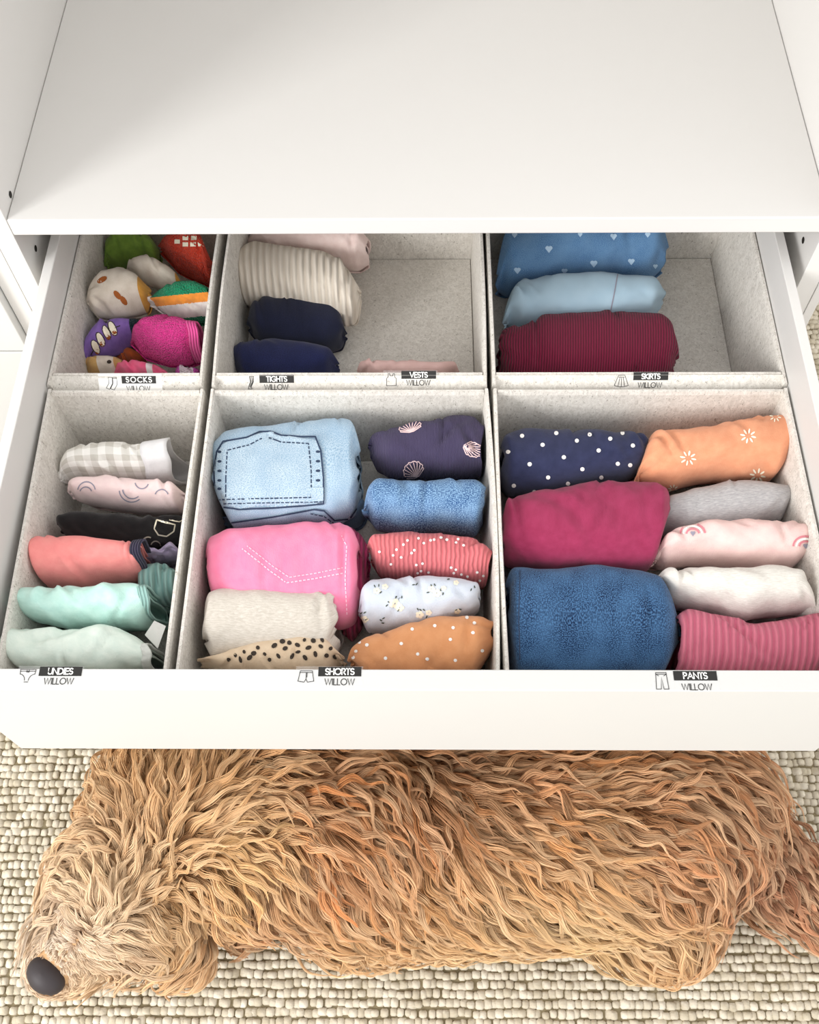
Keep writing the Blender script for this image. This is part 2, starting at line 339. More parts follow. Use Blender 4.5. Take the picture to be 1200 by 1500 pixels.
# ------------------------------------------------------------------ felt boxes
def wall(mb, x0, x1, y0, y1, z0, z1, bow=0.0, axis='x', n=14, lean=0.0, near=0.0):
    """felt wall with rounded top fold; bows sideways in its middle"""
    bm = bmesh.new(); L = n
    prof = [(-.5, 0), (-.5, .86), (-.5, .965), (-.28, 1), (.28, 1), (.5, .965), (.5, .86), (.5, 0)]
    v = []; 
    for i in range(L+1):
        t = i/L; bo = bow*math.sin(math.pi*t)
        for a, h in prof:
            z = z0+h*(z1-z0)
            if axis == 'y': v.append(((x0+x1)/2+a*(x1-x0)+bo*(.25+.75*h)+lean*h+near*(1-t), y0+t*(y1-y0), z))
            else: v.append((x0+t*(x1-x0), (y0+y1)/2+a*(y1-y0)+bo*(.25+.75*h)+lean*h, z))
    K = len(prof); f = [[i*K+k, i*K+(k+1) % K, (i+1)*K+(k+1) % K, (i+1)*K+k] for i in range(L) for k in range(K)]
    f += [[k for k in range(K)][::-1], [L*K+k for k in range(K)]]
    mb.add(v, f); bm.free()
TH = .42
def storage_box(label_, x0, x1, y0, y1, sloped, bows, near=(0, 0)):
    e = empty('storage_box', ((x0+x1)/2, (y0+y1)/2, BASE-.38)); tag(e, label_, 'storage box', 'felt boxes in the drawer')
    zb = BASE-.38
    m = MB(); wall(m, x0, x0+TH, y0, y1, zb, BT, bows[0], 'y', near=near[0]); m.build('side_wall', FELT, e)
    m = MB(); wall(m, x1-TH, x1, y0, y1, zb, BT, bows[1], 'y', near=near[1]); m.build('side_wall', FELT, e)
    m = MB(); wall(m, x0+TH, x1-TH, y1-TH, y1, zb, BT-.1, bows[2], 'x'); m.build('back_wall', FELT, e)
    m = MB(); wall(m, x0+TH, x1-TH, y0+(1.0 if sloped else 0), y0+TH+(1.0 if sloped else 0), zb, BT-(.04 if sloped else .15), 0, 'x'); m.build('front_wall', FELT, e)
    if sloped:   # folded front lip that carries the label
        a, c = np.array([y0+1.0, BT-.02]), np.array([y0+.02, BT-1.05]); nn = np.array([.24, -.24])
        v = []
        for xx in (x0+.12, x1-.12):
            for q in (a, c, c+nn, a+nn): v.append((xx, q[0], q[1]))
        m = MB(); m.add(v, [[0, 1, 5, 4], [1, 2, 6, 5], [2, 3, 7, 6], [3, 0, 4, 7], [0, 3, 2, 1], [4, 5, 6, 7]]); m.build('front_lip', FELT, e)
    m = MB(); m.box(x0+.1, x1-.1, y0+.1, y1-.1, zb-.02, BASE-.3); m.build('bottom_panel', FELT, e)
    m = MB(); m.box(x0+.47, x1-.47, y0+(1.5 if sloped else .5), y1-.5, BASE-.3, BASE, bev=.06); m.build('base_insert', FELT, e)
    return e
YB, YF = -10.76, -38.6
RY0, RY1 = -10.3, 16.0
def ax(px, py): return at(px, py, BT)[0]
rb = []; RZ = []
rx = [(-33.0+.05, None)]
R1 = (-33.62, ax(297, 560)); R2 = (ax(309, 560), ax(714, 558)); R3 = (ax(721, 560), 33.42)
F1 = (-33.4, ax(299, 572)-.02); F2 = (ax(305, 590), ax(717, 590)); F3 = (ax(723, 590), 33.3)
box_socks = storage_box('narrow grey felt box full of socks, back left of the drawer', *R1, RY0, RY1, True, (0, -.25, 0))
box_tights = storage_box('grey felt box with tights, half empty, back middle of the drawer', *R2, RY0, RY1, True, (-.3, .2, 0))
box_skirts = storage_box('grey felt box with denim and burgundy skirts, back right of the drawer', *R3, RY0, RY1, True, (0, 0, 0))
box_undies = storage_box('narrow grey felt box of rolled undies, front left of the drawer', *F1, YF, YB, False, (0, -.1, 0), (.75, 0))
box_shorts = storage_box('grey felt box with two columns of shorts, front middle of the drawer', *F2, YF, YB, False, (0, .35, 0))
box_pants = storage_box('grey felt box of rolled pants, front right of the drawer', *F3, YF, YB, False, (-.1, 0, 0))
def lip_label(box, word, icon, bx, by, wx, wy, ix, iy, ics, card=None, gap=.16):
    n = np.array([0, -1, 1.0])/math.sqrt(2); P0 = np.array([0, RY0+.02, BT-1.05])
    def hit(px, py):
        d = ray(px, py); return CAM+d*(((P0-CAM)@n)/(d@n))
    uy = np.array([0, 1, 1.0])/math.sqrt(2); O = hit(bx, by)+n*.01
    q = lambda px, py: ((hit(px, py)-O)[0], (hit(px, py)-O)@uy)
    full_label(box, word, icon, O, (1, 0, 0), uy, (0, 0), q(wx, wy), q(ix, iy), ics, gap=gap, card=card)
lip_label(box_socks, 'SOCKS', 'socks', 203.5, 556, 203, 569, 165, 561.5, 1.1, card=(-3.7, 2.1, .55), gap=.42)
lip_label(box_tights, 'TIGHTS', 'tights', 405.5, 555, 405, 567, 367, 561, 1.1)
lip_label(box_tights, 'VESTS', 'vests', 613.5, 549, 613, 560.5, 573.5, 556, 1.1)
lip_label(box_skirts, 'SKIRTS', 'skirts', 953.5, 551, 952, 564, 910.5, 558, 1.15)

# ------------------------------------------------------------------ garments
def field(seed, n=7, lo=.25, hi=1.1):
    r = np.random.default_rng(seed); k = r.uniform(lo, hi, (n, 2))*r.choice([-1, 1], (n, 2)); k[:, 1] *= .8; ph = r.uniform(0, 6.28, n); am = 1/np.hypot(k[:, 0], k[:, 1])
    am /= am.sum()
    def f(x, y): return sum(am[i]*np.sin(k[i, 0]*x*2+k[i, 1]*y*2+ph[i]) for i in range(n))
    return f
BVH = {}
def smooth(y, k=3):
    for _ in range(k): y = np.concatenate([y[:1], (y[:-2]+2*y[1:-1]+y[2:])/4, y[-1:]])
    return y
def garment(name, label_, cat, group, back, front, mats, b=4.0, a=None, base=BASE, n=2.5, turns=1.7, step=.38, amp=.16, seed=1,
            creases=(), ns=58, nth=44, band=None, parent=None, zoff=0.0, zc=None, rnd=4, matfn=None, thick=.13, pinch=True, sag=0.0):
    back = np.array(back, float)
    x0, x1 = back[0, 0], back[-1, 0]
    if front is not None:
        front = np.array(front, float)
        x0, x1 = min(x0, front[0, 0]), max(x1, front[-1, 0])
    u = np.linspace(0, 1, ns); u = .5*u+.5*(.5-.5*np.cos(math.pi*u)); X = x0+(x1-x0)*u
    yb = smooth(np.interp(X, back[:, 0], back[:, 1])); zc = zc if zc is not None else base+b+.05+zoff
    Pb = np.array([at(x, y, zc) for x, y in zip(X, yb)]); tb = np.array([tan_at(y) for y in yb])
    if front is not None:
        yf = smooth(np.interp(X, front[:, 0], front[:, 1])); Pf = np.array([at(x, y, zc) for x, y in zip(X, yf)])
        H = np.maximum(np.linalg.norm((Pb-Pf)[:, :2], axis=1)/2, .12); t = (tb+np.array([tan_at(y) for y in yf]))/2
    else:
        t = tb; e = np.minimum(1, np.minimum(u, 1-u)/.10); e = .55+.45*np.sqrt(1-(1-e)**2)
        H = np.sqrt(a*a+(b*t)**2)*e; Pf = Pb-np.array([0, 2, 0])*H[:, None]
    C = (Pb+Pf)/2; D = (Pb-Pf); D[:, 2] = 0; D /= np.maximum(np.linalg.norm(D, axis=1), 1e-6)[:, None]
    Hm = H.max(); bb = b*np.minimum(1, (H/Hm)*1.15)**.7; bb = np.minimum(bb, .86*H/np.maximum(t, .2))
    aa = np.sqrt(np.maximum(H*H-(bb*t)**2, (.25*H)**2))
    # keep resting on the base
    bd = max(bb.max(), zc-base-zoff-.05); C[:, 2] = zc; kd = bd/bb.max()
    nt_ = int(nth*turns)+1; uu = np.linspace(0, turns, nt_); ph = -math.pi/2-.35+2*math.pi*uu
    cs, sn = np.cos(ph), np.sin(ph); ce = np.sign(cs)*np.abs(cs)**(2/n); se = np.sign(sn)*np.abs(sn)**(2/n)
    L = np.linalg.norm(C[-1]-C[0]); xs = u*L
    f1 = field(seed); f2 = field(seed+100, 9, .9, 2.6)
    R = (aa.mean()+bb.mean())/2; arcv = R*ph
    G1 = f1(xs[:, None], arcv[None, :]); G2 = f2(xs[:, None], arcv[None, :])
    disp = amp*1.6*G1+amp*.55*G2
    rr_ = np.random.default_rng(seed+55)
    creases = list(creases)+[(rr_.uniform(.1, .9), rr_.uniform(20, 150), rr_.uniform(35, 145), rr_.uniform(.8, 2.4), rr_.uniform(.14, .32), rr_.uniform(.1, .28)) for _ in range(rnd)]
    for (cu, cphi, ang, ln, wd, dp) in creases:      # local sharp creases
        dx = (u[:, None]-cu)*L; dy = (((ph[None, :]-math.radians(cphi)+math.pi) % (2*math.pi))-math.pi)*R
        ca, sa = math.cos(math.radians(ang)), math.sin(math.radians(ang)); al = dx*ca+dy*sa; ac = -dx*sa+dy*ca
        disp = disp-dp*np.exp(-(ac/wd)**2)*np.exp(-(al/ln)**2)+dp*.6*np.exp(-((ac-1.8*wd)/wd)**2)*np.exp(-(al/ln)**2)
    au = np.maximum(aa[:, None]-step*uu[None, :], .16*aa[:, None]); bu = np.maximum(bb[:, None]-step*uu[None, :], .16*bb[:, None])
    dl = np.minimum(disp, .6*np.minimum(au, bu)); fade = np.where(sn[None, :] < -.5, .3, 1.0)
    au = au+dl*fade; bu = bu+dl*fade
    P = C[:, None, :]+D[:, None, :]*(au*ce[None, :])[:, :, None]
    dz = bu*np.where(se[None, :] < 0, kd, 1.0)*se[None, :]; P[:, :, 2] += dz
    P[:, :, 1] += (.62*t.mean())*np.clip(-dz-.3*bb.max(), 0, None)*(kd > 1.02)
    jit = field(seed+7, 4, .3, .9); ax_ = (C[-1]-C[0])/max(L, 1e-6); endw = np.abs(2*u-1)**6
    P += ax_[None, None, :]*(endw[:, None]*(.28*jit(arcv, uu*3)[None, :]-.12*uu[None, :])*np.sign(u-.5)[:, None])[:, :, None]
    P[:, :, 2] = np.maximum(P[:, :, 2], base+zoff+.02)
    V = P.reshape(-1, 3); idx = np.arange(ns*nt_).reshape(ns, nt_)
    F = np.stack([idx[:-1, :-1], idx[:-1, 1:], idx[1:, 1:], idx[1:, :-1]], -1).reshape(-1, 4)
    uv = np.stack([np.repeat(xs, nt_), np.tile(arcv, ns)], 1)
    mi = None
    if matfn:
        cen = P[:-1, :-1]*.25+P[:-1, 1:]*.25+P[1:, :-1]*.25+P[1:, 1:]*.25
        mi = np.array([[matfn(u[i], math.degrees(ph[j]) % 360, pix(cen[i, j]) if uu[j] < 1.05 else None) for j in range(nt_-1)] for i in range(ns-1)]).ravel()
    o = obj(name, V, F, mats, parent, True, mi, uv)
    md = o.modifiers.new('cloth_thickness', 'SOLIDIFY'); md.thickness = thick/100; md.offset = -1
    if label_: tag(o, label_, cat, group)
    BVH[o] = BVHTree.FromPolygons([tuple(p) for p in V], F.tolist())
    if band:
        side, ln, flare, bm_, nm = band[:5]; nr = 5
        ring = (P[-1] if side == 'r' else P[0]); prev = P[-4] if side == 'r' else P[3]
        sel = np.arange(int(nth*1.02)+1); ring = ring[sel]; cen = ring.mean(0); axis = ax_*(1 if side == 'r' else -1); rows = []
        for k in range(nr+1):
            q = k/nr; sc_ = 1+.06+flare*q; rr = cen+(ring-cen)*sc_+axis[None]*(ln*q-.5)
            rr[:, 2] = np.maximum(rr[:, 2], base+.02); rows.append(rr)
        Vb = np.array(rows).reshape(-1, 3); m_ = len(sel); ii = np.arange((nr+1)*m_).reshape(nr+1, m_)
        Fb = np.stack([ii[:-1, :-1], ii[:-1, 1:], ii[1:, 1:], ii[1:, :-1]], -1).reshape(-1, 4)
        if side == 'l': Fb = Fb[:, ::-1]
        uvb = np.stack([np.repeat(np.linspace(0, ln, nr+1), m_), np.tile(arcv[sel], nr+1)], 1)
        w = obj(nm, Vb, Fb, bm_, o, True, None, uvb); mw = w.modifiers.new('cloth_thickness', 'SOLIDIFY'); mw.thickness = .0018; mw.offset = 0
    return o
def cast(o, px, py):
    d = ray(px, py); h = BVH[o].ray_cast(Vector(CAM), Vector(d))
    if h[0] is None: return None
    nrm = np.array(h[1]); nrm = -nrm if nrm@d > 0 else nrm
    return np.array(h[0])+nrm*.05
def stroke_px(o, mb, pts, w, m=0, dash=None, stepl=2.0):
    P = [np.array(pts[0], float)]
    for q in pts[1:]:
        q = np.array(q, float); d = np.linalg.norm(q-P[-1]); k = max(1, int(d/stepl)); s = P[-1].copy()
        P += [s+(q-s)*(i/k) for i in range(1, k+1)]
    P = np.array(P); acc = 0; prev = None
    for i in range(len(P)):
        a = P[max(0, i-1)]; c = P[min(len(P)-1, i+1)]; t = c-a; t = t/(np.linalg.norm(t) or 1); q = np.array([-t[1], t[0]])*w/2
        if i: acc += np.linalg.norm(P[i]-P[i-1])
        A, B_ = cast(o, *(P[i]+q)), cast(o, *(P[i]-q))
        cur = None if A is None or B_ is None else (A, B_)
        if cur and prev and np.linalg.norm(cur[0]-prev[0]) < .8 and not (dash and (acc % (dash[0]+dash[1])) > dash[0]):
            mb.add([prev[0], prev[1], cur[1], cur[0]], [[0, 1, 2, 3]], m)
        prev = cur
def fill_px(o, mb, poly, m=0, rings=3):
    poly = np.array(poly, float); c = poly.mean(0); n = len(poly); v = []; cc = cast(o, *c)
    if cc is None: return
    v.append(cc)
    for r in range(1, rings+1):
        for p in poly:
            q = cast(o, *(c+(p-c)*r/rings))
            if q is None or np.linalg.norm(q-cc) > 4: q = v[-1] if len(v) > 1 else cc
            v.append(q)
    f = [[0, 1+i, 1+(i+1) % n] for i in range(n)]
    for r in range(rings-1): f += [[1+r*n+i, 1+(r+1)*n+i, 1+(r+1)*n+(i+1) % n, 1+r*n+(i+1) % n] for i in range(n)]
    mb.add(v, f, m)
def grid_px(o, name, poly, mat, rows=18, cols=20, lift=.1):
    P = np.array(poly, float); y0, y1 = P[:, 1].min()+.4, P[:, 1].max()-.4; v = []
    for j in range(rows+1):
        y = y0+(y1-y0)*j/rows; xs = []
        for a, b in zip(P, np.roll(P, -1, 0)):
            if (a[1]-y)*(b[1]-y) <= 0 and a[1] != b[1]: xs.append(a[0]+(b[0]-a[0])*(y-a[1])/(b[1]-a[1]))
        for i in range(cols+1):
            x = min(xs)+(max(xs)-min(xs))*i/cols; q = cast(o, x, y)
            if q is None: q = v[-1]-CF*0
            d = CAM-q; v.append(q+d/np.linalg.norm(d)*lift)
    k = cols+1; f = [[j*k+i, (j+1)*k+i, (j+1)*k+i+1, j*k+i+1] for j in range(rows) for i in range(cols)]
    return obj(name, v, f, mat, o, True, None, [(p[0], p[1]) for p in v])
def ell(cx, cy, rx, ry, rot=0, n=10):
    c, s = math.cos(math.radians(rot)), math.sin(math.radians(rot))
    return [(cx+rx*math.cos(k/n*6.2832)*c-ry*math.sin(k/n*6.2832)*s, cy+rx*math.cos(k/n*6.2832)*s+ry*math.sin(k/n*6.2832)*c) for k in range(n)]
def arc_px(cx, cy, r, a0, a1, n=12, ry=None): return arc(cx, cy, r, ry or r, a0, a1, n)
def dots(o, pts, r, mat, name='printed_dots'):
    mb = MB()
    for x, y in pts: fill_px(o, mb, ell(x, y, r, r*.95), rings=1)
    if mb.v: tag(mb.build(name, mat, o), kind='stuff')
def part(o, mb, name, mats, stuff=False):
    if mb.v:
        q = mb.build(name, mats, o)
        if stuff: tag(q, kind='stuff')
P_WHITE = plain('print_white', (240, 236, 232), .9, .1); P_CREAM = plain('print_cream', (244, 236, 214), .9, .1)
P_PINKISH = plain('print_blush', (226, 196, 196), .9, .1); P_GREY = plain('print_grey', (150, 146, 160), .9, .1)
P_BLACK = plain('print_charcoal', (66, 58, 52), .9, .1); P_BROWN = plain('print_brown', (160, 92, 48), .9, .1)
P_NAVYTH = plain('thread_navy', (58, 70, 92), .9, .1); P_ROSE = plain('print_rose', (206, 130, 140), .9, .1); P_OLIVE = plain('print_olive', (84, 92, 84), .9, .1)

# --- front left box: undies
GU = 'undies in the front left box'
ging = garment('folded_undies', 'grey and white gingham undies with a pale elastic waistband, nearest the box back', 'undies', GU,
    [(87, 700), (92, 683), (107, 661), (129, 651), (160, 647), (196, 648), (226, 652)], [(87, 704), (95, 712), (120, 712), (160, 712), (200, 712), (226, 712)],
    fabric('gingham_cotton', (240, 238, 233), 'gingham', (198, 194, 185), 1.15), b=2.7, zc=-15.2, seed=3, creases=((.55, 130, 60, 1.0, .25, .35), (.78, 90, 70, 1.2, .2, .25)),
    band=('r', 2.4, .02, fabric('grey_elastic', (224, 223, 224), 'plain', (214, 213, 214)), 'waistband'))
moon = garment('folded_undies', 'pale pink undies printed with thin grey arcs, second roll from the box back', 'undies', GU,
    [(103, 718), (108, 704), (120, 698), (150, 696), (190, 700), (230, 703), (258, 706), (272, 722)], [(103, 730), (112, 744), (150, 750), (200, 757), (240, 758), (262, 757), (272, 738)],
    fabric('pale_pink_cotton', (238, 216, 213), 'plain', (232, 206, 205)), b=2.5, zc=-15.2, seed=5, amp=.12, creases=((.85, 60, 80, 1.2, .25, .3),))
for cx, cy, r_, a0, a1 in ((127, 719, 13, 190, 350), (126, 722, 9, 200, 340), (193, 717, 18, 50, 175), (194, 716, 14, 50, 175), (208, 706, 10, 20, 170), (237, 727, 10, 200, 340)):
    mb = MB(); stroke_px(moon, mb, arc_px(cx, cy, r_, a0, a1), 1.7); part(moon, mb, 'printed_arc', P_GREY)
black = garment('folded_undies', 'black undies with white outline print at its right end', 'undies', GU,
    [(86, 766), (92, 753), (120, 749), (170, 752), (215, 757), (262, 752), (277, 756)], [(86, 780), (95, 800), (150, 806), (215, 806), (250, 800), (265, 790), (277, 766)],
    fabric('black_cotton', (26, 23, 24), 'plain', (18, 16, 17)), b=2.5, zc=-15.4, seed=9, creases=((.8, 80, 70, 1.2, .3, .4),))
mb = MB()
stroke_px(black, mb, [(229, 762), (256, 768), (254, 778), (244, 785), (232, 783), (226, 774), (229, 762)], 2.0)
stroke_px(black, mb, arc_px(217, 794, 8, 190, 300), 2.0); stroke_px(black, mb, arc_px(228, 799, 7, 180, 360), 2.0); stroke_px(black, mb, [(248, 762), (262, 764), (274, 758)], 1.6)
part(black, mb, 'printed_outlines', P_CREAM, True)
lil = garment('folded_undies', 'lilac undies peeking out behind the coral pair', 'undies', GU,
    [(196, 797), (215, 800), (240, 802), (255, 793), (270, 808)], [(196, 830), (220, 832), (250, 826), (262, 826), (270, 818)],
    fabric('lilac_cotton', (184, 170, 196), 'plain', (160, 146, 178)), b=1.9, zc=-16.0, seed=12, creases=((.6, 90, 60, 1.5, .25, .35),))
coral = garment('folded_undies', 'coral pink undies with a dark frilled edge and gathered leg', 'undies', GU,
    [(51, 815), (54, 795), (65, 787), (110, 786), (160, 789), (195, 794)], [(51, 840), (60, 866), (110, 868), (160, 860), (205, 852), (212, 846)],
    fabric('coral_jersey', (240, 150, 145), 'plain', (234, 138, 136)), b=3.3, zc=-14.0, seed=15, amp=.1, creases=((.93, 70, 90, 3, .12, .2), (.88, 70, 90, 3, .1, .12)),
    band=('r', .9, .04, fabric('navy_frill', (44, 40, 62), 'rib', (60, 54, 80), 2.5), 'frilled_edge'))
teal = garment('folded_undies', 'muted teal undies rolled behind the mint pair', 'undies', GU,
    [(206, 832), (222, 826), (245, 824), (260, 832), (266, 856)], [(206, 880), (225, 890), (250, 892), (262, 880), (266, 866)],
    fabric('teal_cotton', (142, 178, 172), 'rib', (112, 152, 148), 1.0), b=2.0, zc=-15.5, seed=17, creases=((.5, 100, 80, 1.5, .25, .4),))
mint = garment('folded_undies', 'bright mint undies second from the drawer front', 'undies', GU,
    [(20, 886), (24, 868), (40, 862), (90, 860), (150, 857), (200, 855), (222, 860)], [(20, 896), (30, 910), (60, 920), (100, 930), (150, 925), (200, 925), (215, 920), (222, 912)],
    fabric('mint_cotton', (198, 232, 222), 'plain', (180, 220, 210)), b=2.9, zc=-12.9, seed=21, amp=.2, creases=((.3, 70, 110, 1.8, .4, .4), (.45, 60, 60, 1.6, .3, .3)),
    band=('r', .8, .03, fabric('mint_binding', (160, 200, 192), 'rib', (142, 184, 176), 2), 'leg_binding'))
pmint = garment('folded_undies', 'very pale mint undies nearest the drawer front', 'undies', GU,
    [(8, 948), (12, 930), (25, 919), (70, 924), (110, 921), (165, 915), (200, 930), (222, 944)], [(8, 975), (30, 990), (100, 996), (160, 992), (222, 984)],
    fabric('pale_mint_cotton', (222, 232, 222), 'plain', (206, 220, 210)), band=('r', .75, .02, fabric('pale_binding', (214, 216, 210), 'plain'), 'leg_binding'), b=2.5, zc=-12.6, seed=23, amp=.2, creases=((.3, 70, 160, 2.2, .5, .45), (.75, 80, 120, 1.6, .25, .3)))
tg = MB(); a_, b_, c_, d_ = at(212, 930, -13.6), at(226, 909, -13.0), at(243, 917, -13.0), at(231, 950, -13.6)
nn = np.array([0, 0, .06]); tg.add([a_, d_, c_, b_, a_-nn, d_-nn, c_-nn, b_-nn], [[0, 1, 2, 3], [7, 6, 5, 4], [0, 4, 5, 1], [1, 5, 6, 2], [2, 6, 7, 3], [3, 7, 4, 0]])
tgo = tg.build('cloth_tag', P_WHITE, pmint)

# --- front middle box: shorts
GS = 'shorts in the front middle box'
LDEN = fabric('light_denim', (178, 198, 212), 'denim', (132, 162, 188), 1.1)
jeans = garment('folded_shorts', 'light blue denim shorts with a stitched back pocket on top', 'shorts', GS,
    [(311, 690), (316, 655), (335, 636), (400, 628), (460, 621), (505, 618), (520, 622), (527, 660)], [(311, 715), (318, 740), (340, 782), (400, 778), (450, 772), (490, 770), (520, 755), (527, 720)],
    LDEN, b=3.3, zc=-14.2, seed=31, amp=.08, n=3.2, creases=((.8, 75, 20, 2.0, .3, .15),))
mb = MB()
pk = [(314, 690), (318, 662), (327, 647), (362, 641), (380, 633), (396, 632), (412, 638), (440, 640), (462, 640), (470, 660), (474, 700), (474, 738), (440, 741), (400, 744), (350, 746), (322, 742), (315, 720)]
grid_px(jeans, 'back_pocket', pk, fabric('pocket_denim', (190, 206, 216), 'denim', (136, 164, 188), 1.0))
mb = MB(); inner = [(331, 728), (331, 700), (333, 660), (365, 652), (382, 643), (396, 642), (412, 648), (452, 650), (456, 690), (456, 730)]
class _T: pass
stroke_px(jeans, mb, pk+[pk[0]], 2.4); stroke_px(jeans, mb, inner, 1.8, dash=(5, 2)); stroke_px(jeans, mb, [(320, 732), (474, 728)], 1.8, dash=(5, 2)); stroke_px(jeans, mb, [(322, 738), (474, 735)], 1.6, dash=(5, 2))
stroke_px(jeans, mb, [(318, 745), (335, 766), (400, 757), (460, 746), (475, 748), (490, 762), (512, 760), (522, 745)], 2.2); stroke_px(jeans, mb, [(455, 752), (475, 756), (490, 767), (515, 764)], 1.5, dash=(5, 2))
for y in (662, 676, 690, 704, 716): fill_px(jeans, mb, ell(466, y, 3.5, 2), 0, 1); fill_px(jeans, mb, ell(322, y, 3, 2), 0, 1)
for v in range(len(mb.v)):
    p = np.array(mb.v[v]); d = CAM-p; mb.v[v] = tuple(p+d/np.linalg.norm(d)*.12)
mb.build('seam_stitching', P_NAVYTH, jeans)
leg2 = garment('rolled_leg', None, None, None, [(328, 756), (360, 752), (440, 750), (500, 742), (534, 728), (538, 745)], [(328, 772), (350, 790), (420, 792), (500, 786), (530, 775), (538, 760)],
    fabric('mid_denim', (112, 136, 160), 'denim', (74, 96, 124), 1.6), b=2.2, seed=33, parent=jeans, amp=.12)
pink = garment('folded_shorts', 'bright pink ombre shorts with a diagonal stitched seam', 'shorts', GS,
    [(304, 815), (308, 792), (340, 778), (400, 772), (460, 769), (505, 770), (520, 778), (528, 800)], [(304, 850), (312, 890), (380, 915), (450, 925), (500, 925), (520, 915), (528, 880)],
    fabric('pink_twill', (242, 130, 166), 'plain', (243, 142, 174)), b=3.3, zc=-14.2, seed=35, amp=.12, n=2.9, creases=((.5, 80, 12, 3, .15, .1), (.9, 70, 90, 3, .2, .2)))
mb = MB(); P_LP = plain('thread_pale_pink', (250, 196, 214), .9, .1)
stroke_px(pink, mb, [(355, 804), (395, 836), (420, 854), (460, 848), (502, 840)], 1.8, dash=(4, 2)); stroke_px(pink, mb, [(362, 800), (400, 830), (424, 846), (462, 840), (502, 832)], 1.5, dash=(4, 2)); stroke_px(pink, mb, [(500, 785), (508, 800), (506, 850), (508, 900)], 1.5, dash=(4, 2))
mb.build('seam_stitching', P_LP, pink)
garment('gathered_leg', None, None, None, [(500, 790), (515, 775), (530, 785), (541, 800)], [(500, 930), (515, 945), (530, 925), (541, 850)],
    fabric('raspberry_twill', (208, 72, 120), 'gauze', (168, 44, 92), .8), b=3.2, seed=36, parent=pink, amp=.15)
oat = garment('folded_shorts', 'oatmeal heather shorts behind the spotted ones', 'shorts', GS,
    [(302, 930), (305, 890), (312, 868), (325, 863), (380, 864), (440, 866), (485, 867), (492, 872)], [(302, 950), (312, 975), (380, 985), (440, 982), (485, 975), (496, 950)],
    fabric('oatmeal_jersey', (220, 213, 203), 'heather', (200, 192, 180)), b=3.3, zc=-13.8, seed=38, amp=.1)
leo = garment('folded_shorts', 'beige shorts with dark animal spots at the drawer front', 'shorts', GS,
    [(293, 965), (325, 958), (350, 948), (390, 938), (440, 934), (480, 935), (503, 962)], [(293, 975), (330, 1000), (420, 1008), (480, 1002), (503, 970)],
    fabric('beige_cotton', (222, 200, 172), 'plain', (215, 190, 160)), b=3.3, zc=-13.8, seed=40, amp=.14)
mb = MB(); r = random.Random(4)
for (x, y) in ((345, 960), (358, 955), (366, 963), (378, 949), (388, 958), (402, 946), (408, 961), (418, 950), (428, 961), (436, 945), (437, 955), (447, 963), (452, 949), (462, 958), (470, 947), (478, 960), (484, 950), (490, 962), (352, 966), (395, 966), (424, 942), (459, 939), (446, 938), (472, 938), (335, 966), (372, 957), (414, 940)):
    fill_px(leo, mb, ell(x, y, r.uniform(2.6, 5), r.uniform(2.2, 3.6), r.uniform(0, 180), 8), 0, 2)
part(leo, mb, 'printed_spots', P_BLACK, True)
shell = garment('folded_shorts', 'dark violet navy shorts with pale seashell embroidery', 'shorts', GS,
    [(541, 650), (545, 638), (570, 628), (620, 618), (665, 611), (692, 611), (704, 625)], [(541, 665), (548, 690), (570, 704), (640, 704), (690, 704), (706, 704)],
    fabric('aubergine_rib', (80, 70, 106), 'rib', (72, 62, 97), 5), b=3.0, zc=-14.2, seed=42, amp=.16, creases=((.68, 90, -40, 1.8, .3, .4), (.9, 110, 50, 1.0, .25, .4)))
def shellp(cx, cy, rx, ry, a0):
    c, s = math.cos(math.radians(a0)), math.sin(math.radians(a0)); T = lambda x, y: (cx+x*c-y*s, cy+x*s+y*c)
    mb = MB(); rim = [T(rx*math.sin(math.radians(k))*(1+.06*math.cos(k*.35)), -ry*math.cos(math.radians(k))*(1+.06*math.cos(k*.35))) for k in range(-110, 111, 11)]
    stroke_px(shell, mb, rim, 1.5)
    for k in range(-100, 101, 25): stroke_px(shell, mb, [T(0, ry*.75), T(rx*.9*math.sin(math.radians(k)), -ry*.9*math.cos(math.radians(k)))], 1.3)
    stroke_px(shell, mb, [rim[0], T(-rx*.2, ry*.8), T(rx*.2, ry*.8), rim[-1]], 1.5)
    part(shell, mb, 'seashell_embroidery', P_PINKISH)
shellp(606, 689, 15, 13, -30); shellp(601, 626, 16, 9, -15); shellp(692, 658, 10, 16, 110)
bden = garment('folded_shorts', 'mid blue speckled denim shorts in the right column', 'shorts', GS,
    [(533, 745), (540, 715), (552, 705), (600, 706), (650, 704), (695, 706), (710, 716)], [(533, 750), (548, 780), (600, 786), (650, 784), (700, 790), (710, 770)],
    fabric('mid_blue_denim', (30, 70, 120), 'denim', (134, 170, 204), .85), b=3.3, zc=-14.2, seed=44, amp=.08, n=2.8)
gz = garment('folded_shorts', 'salmon pink crinkled shorts sprinkled with white dots', 'shorts', GS,
    [(541, 800), (546, 785), (580, 780), (640, 782), (680, 788), (705, 797), (716, 806)], [(541, 825), (552, 850), (600, 858), (660, 866), (700, 868), (716, 865)],
    fabric('salmon_gauze', (214, 118, 122), 'gauze', (198, 100, 106)), b=3.3, zc=-14.0, seed=46, amp=.1)
dots(gz, [(556, 808), (576, 813), (573, 826), (581, 805), (588, 816), (591, 798), (597, 792), (603, 810), (607, 806), (613, 789), (621, 796), (631, 792), (636, 791), (610, 827), (619, 825), (617, 836), (628, 838), (612, 839), (655, 791), (668, 795), (671, 790), (679, 799), (661, 831), (668, 834), (665, 839), (676, 841), (685, 844), (699, 838), (708, 843), (703, 850), (646, 788)], 2.0, P_WHITE)
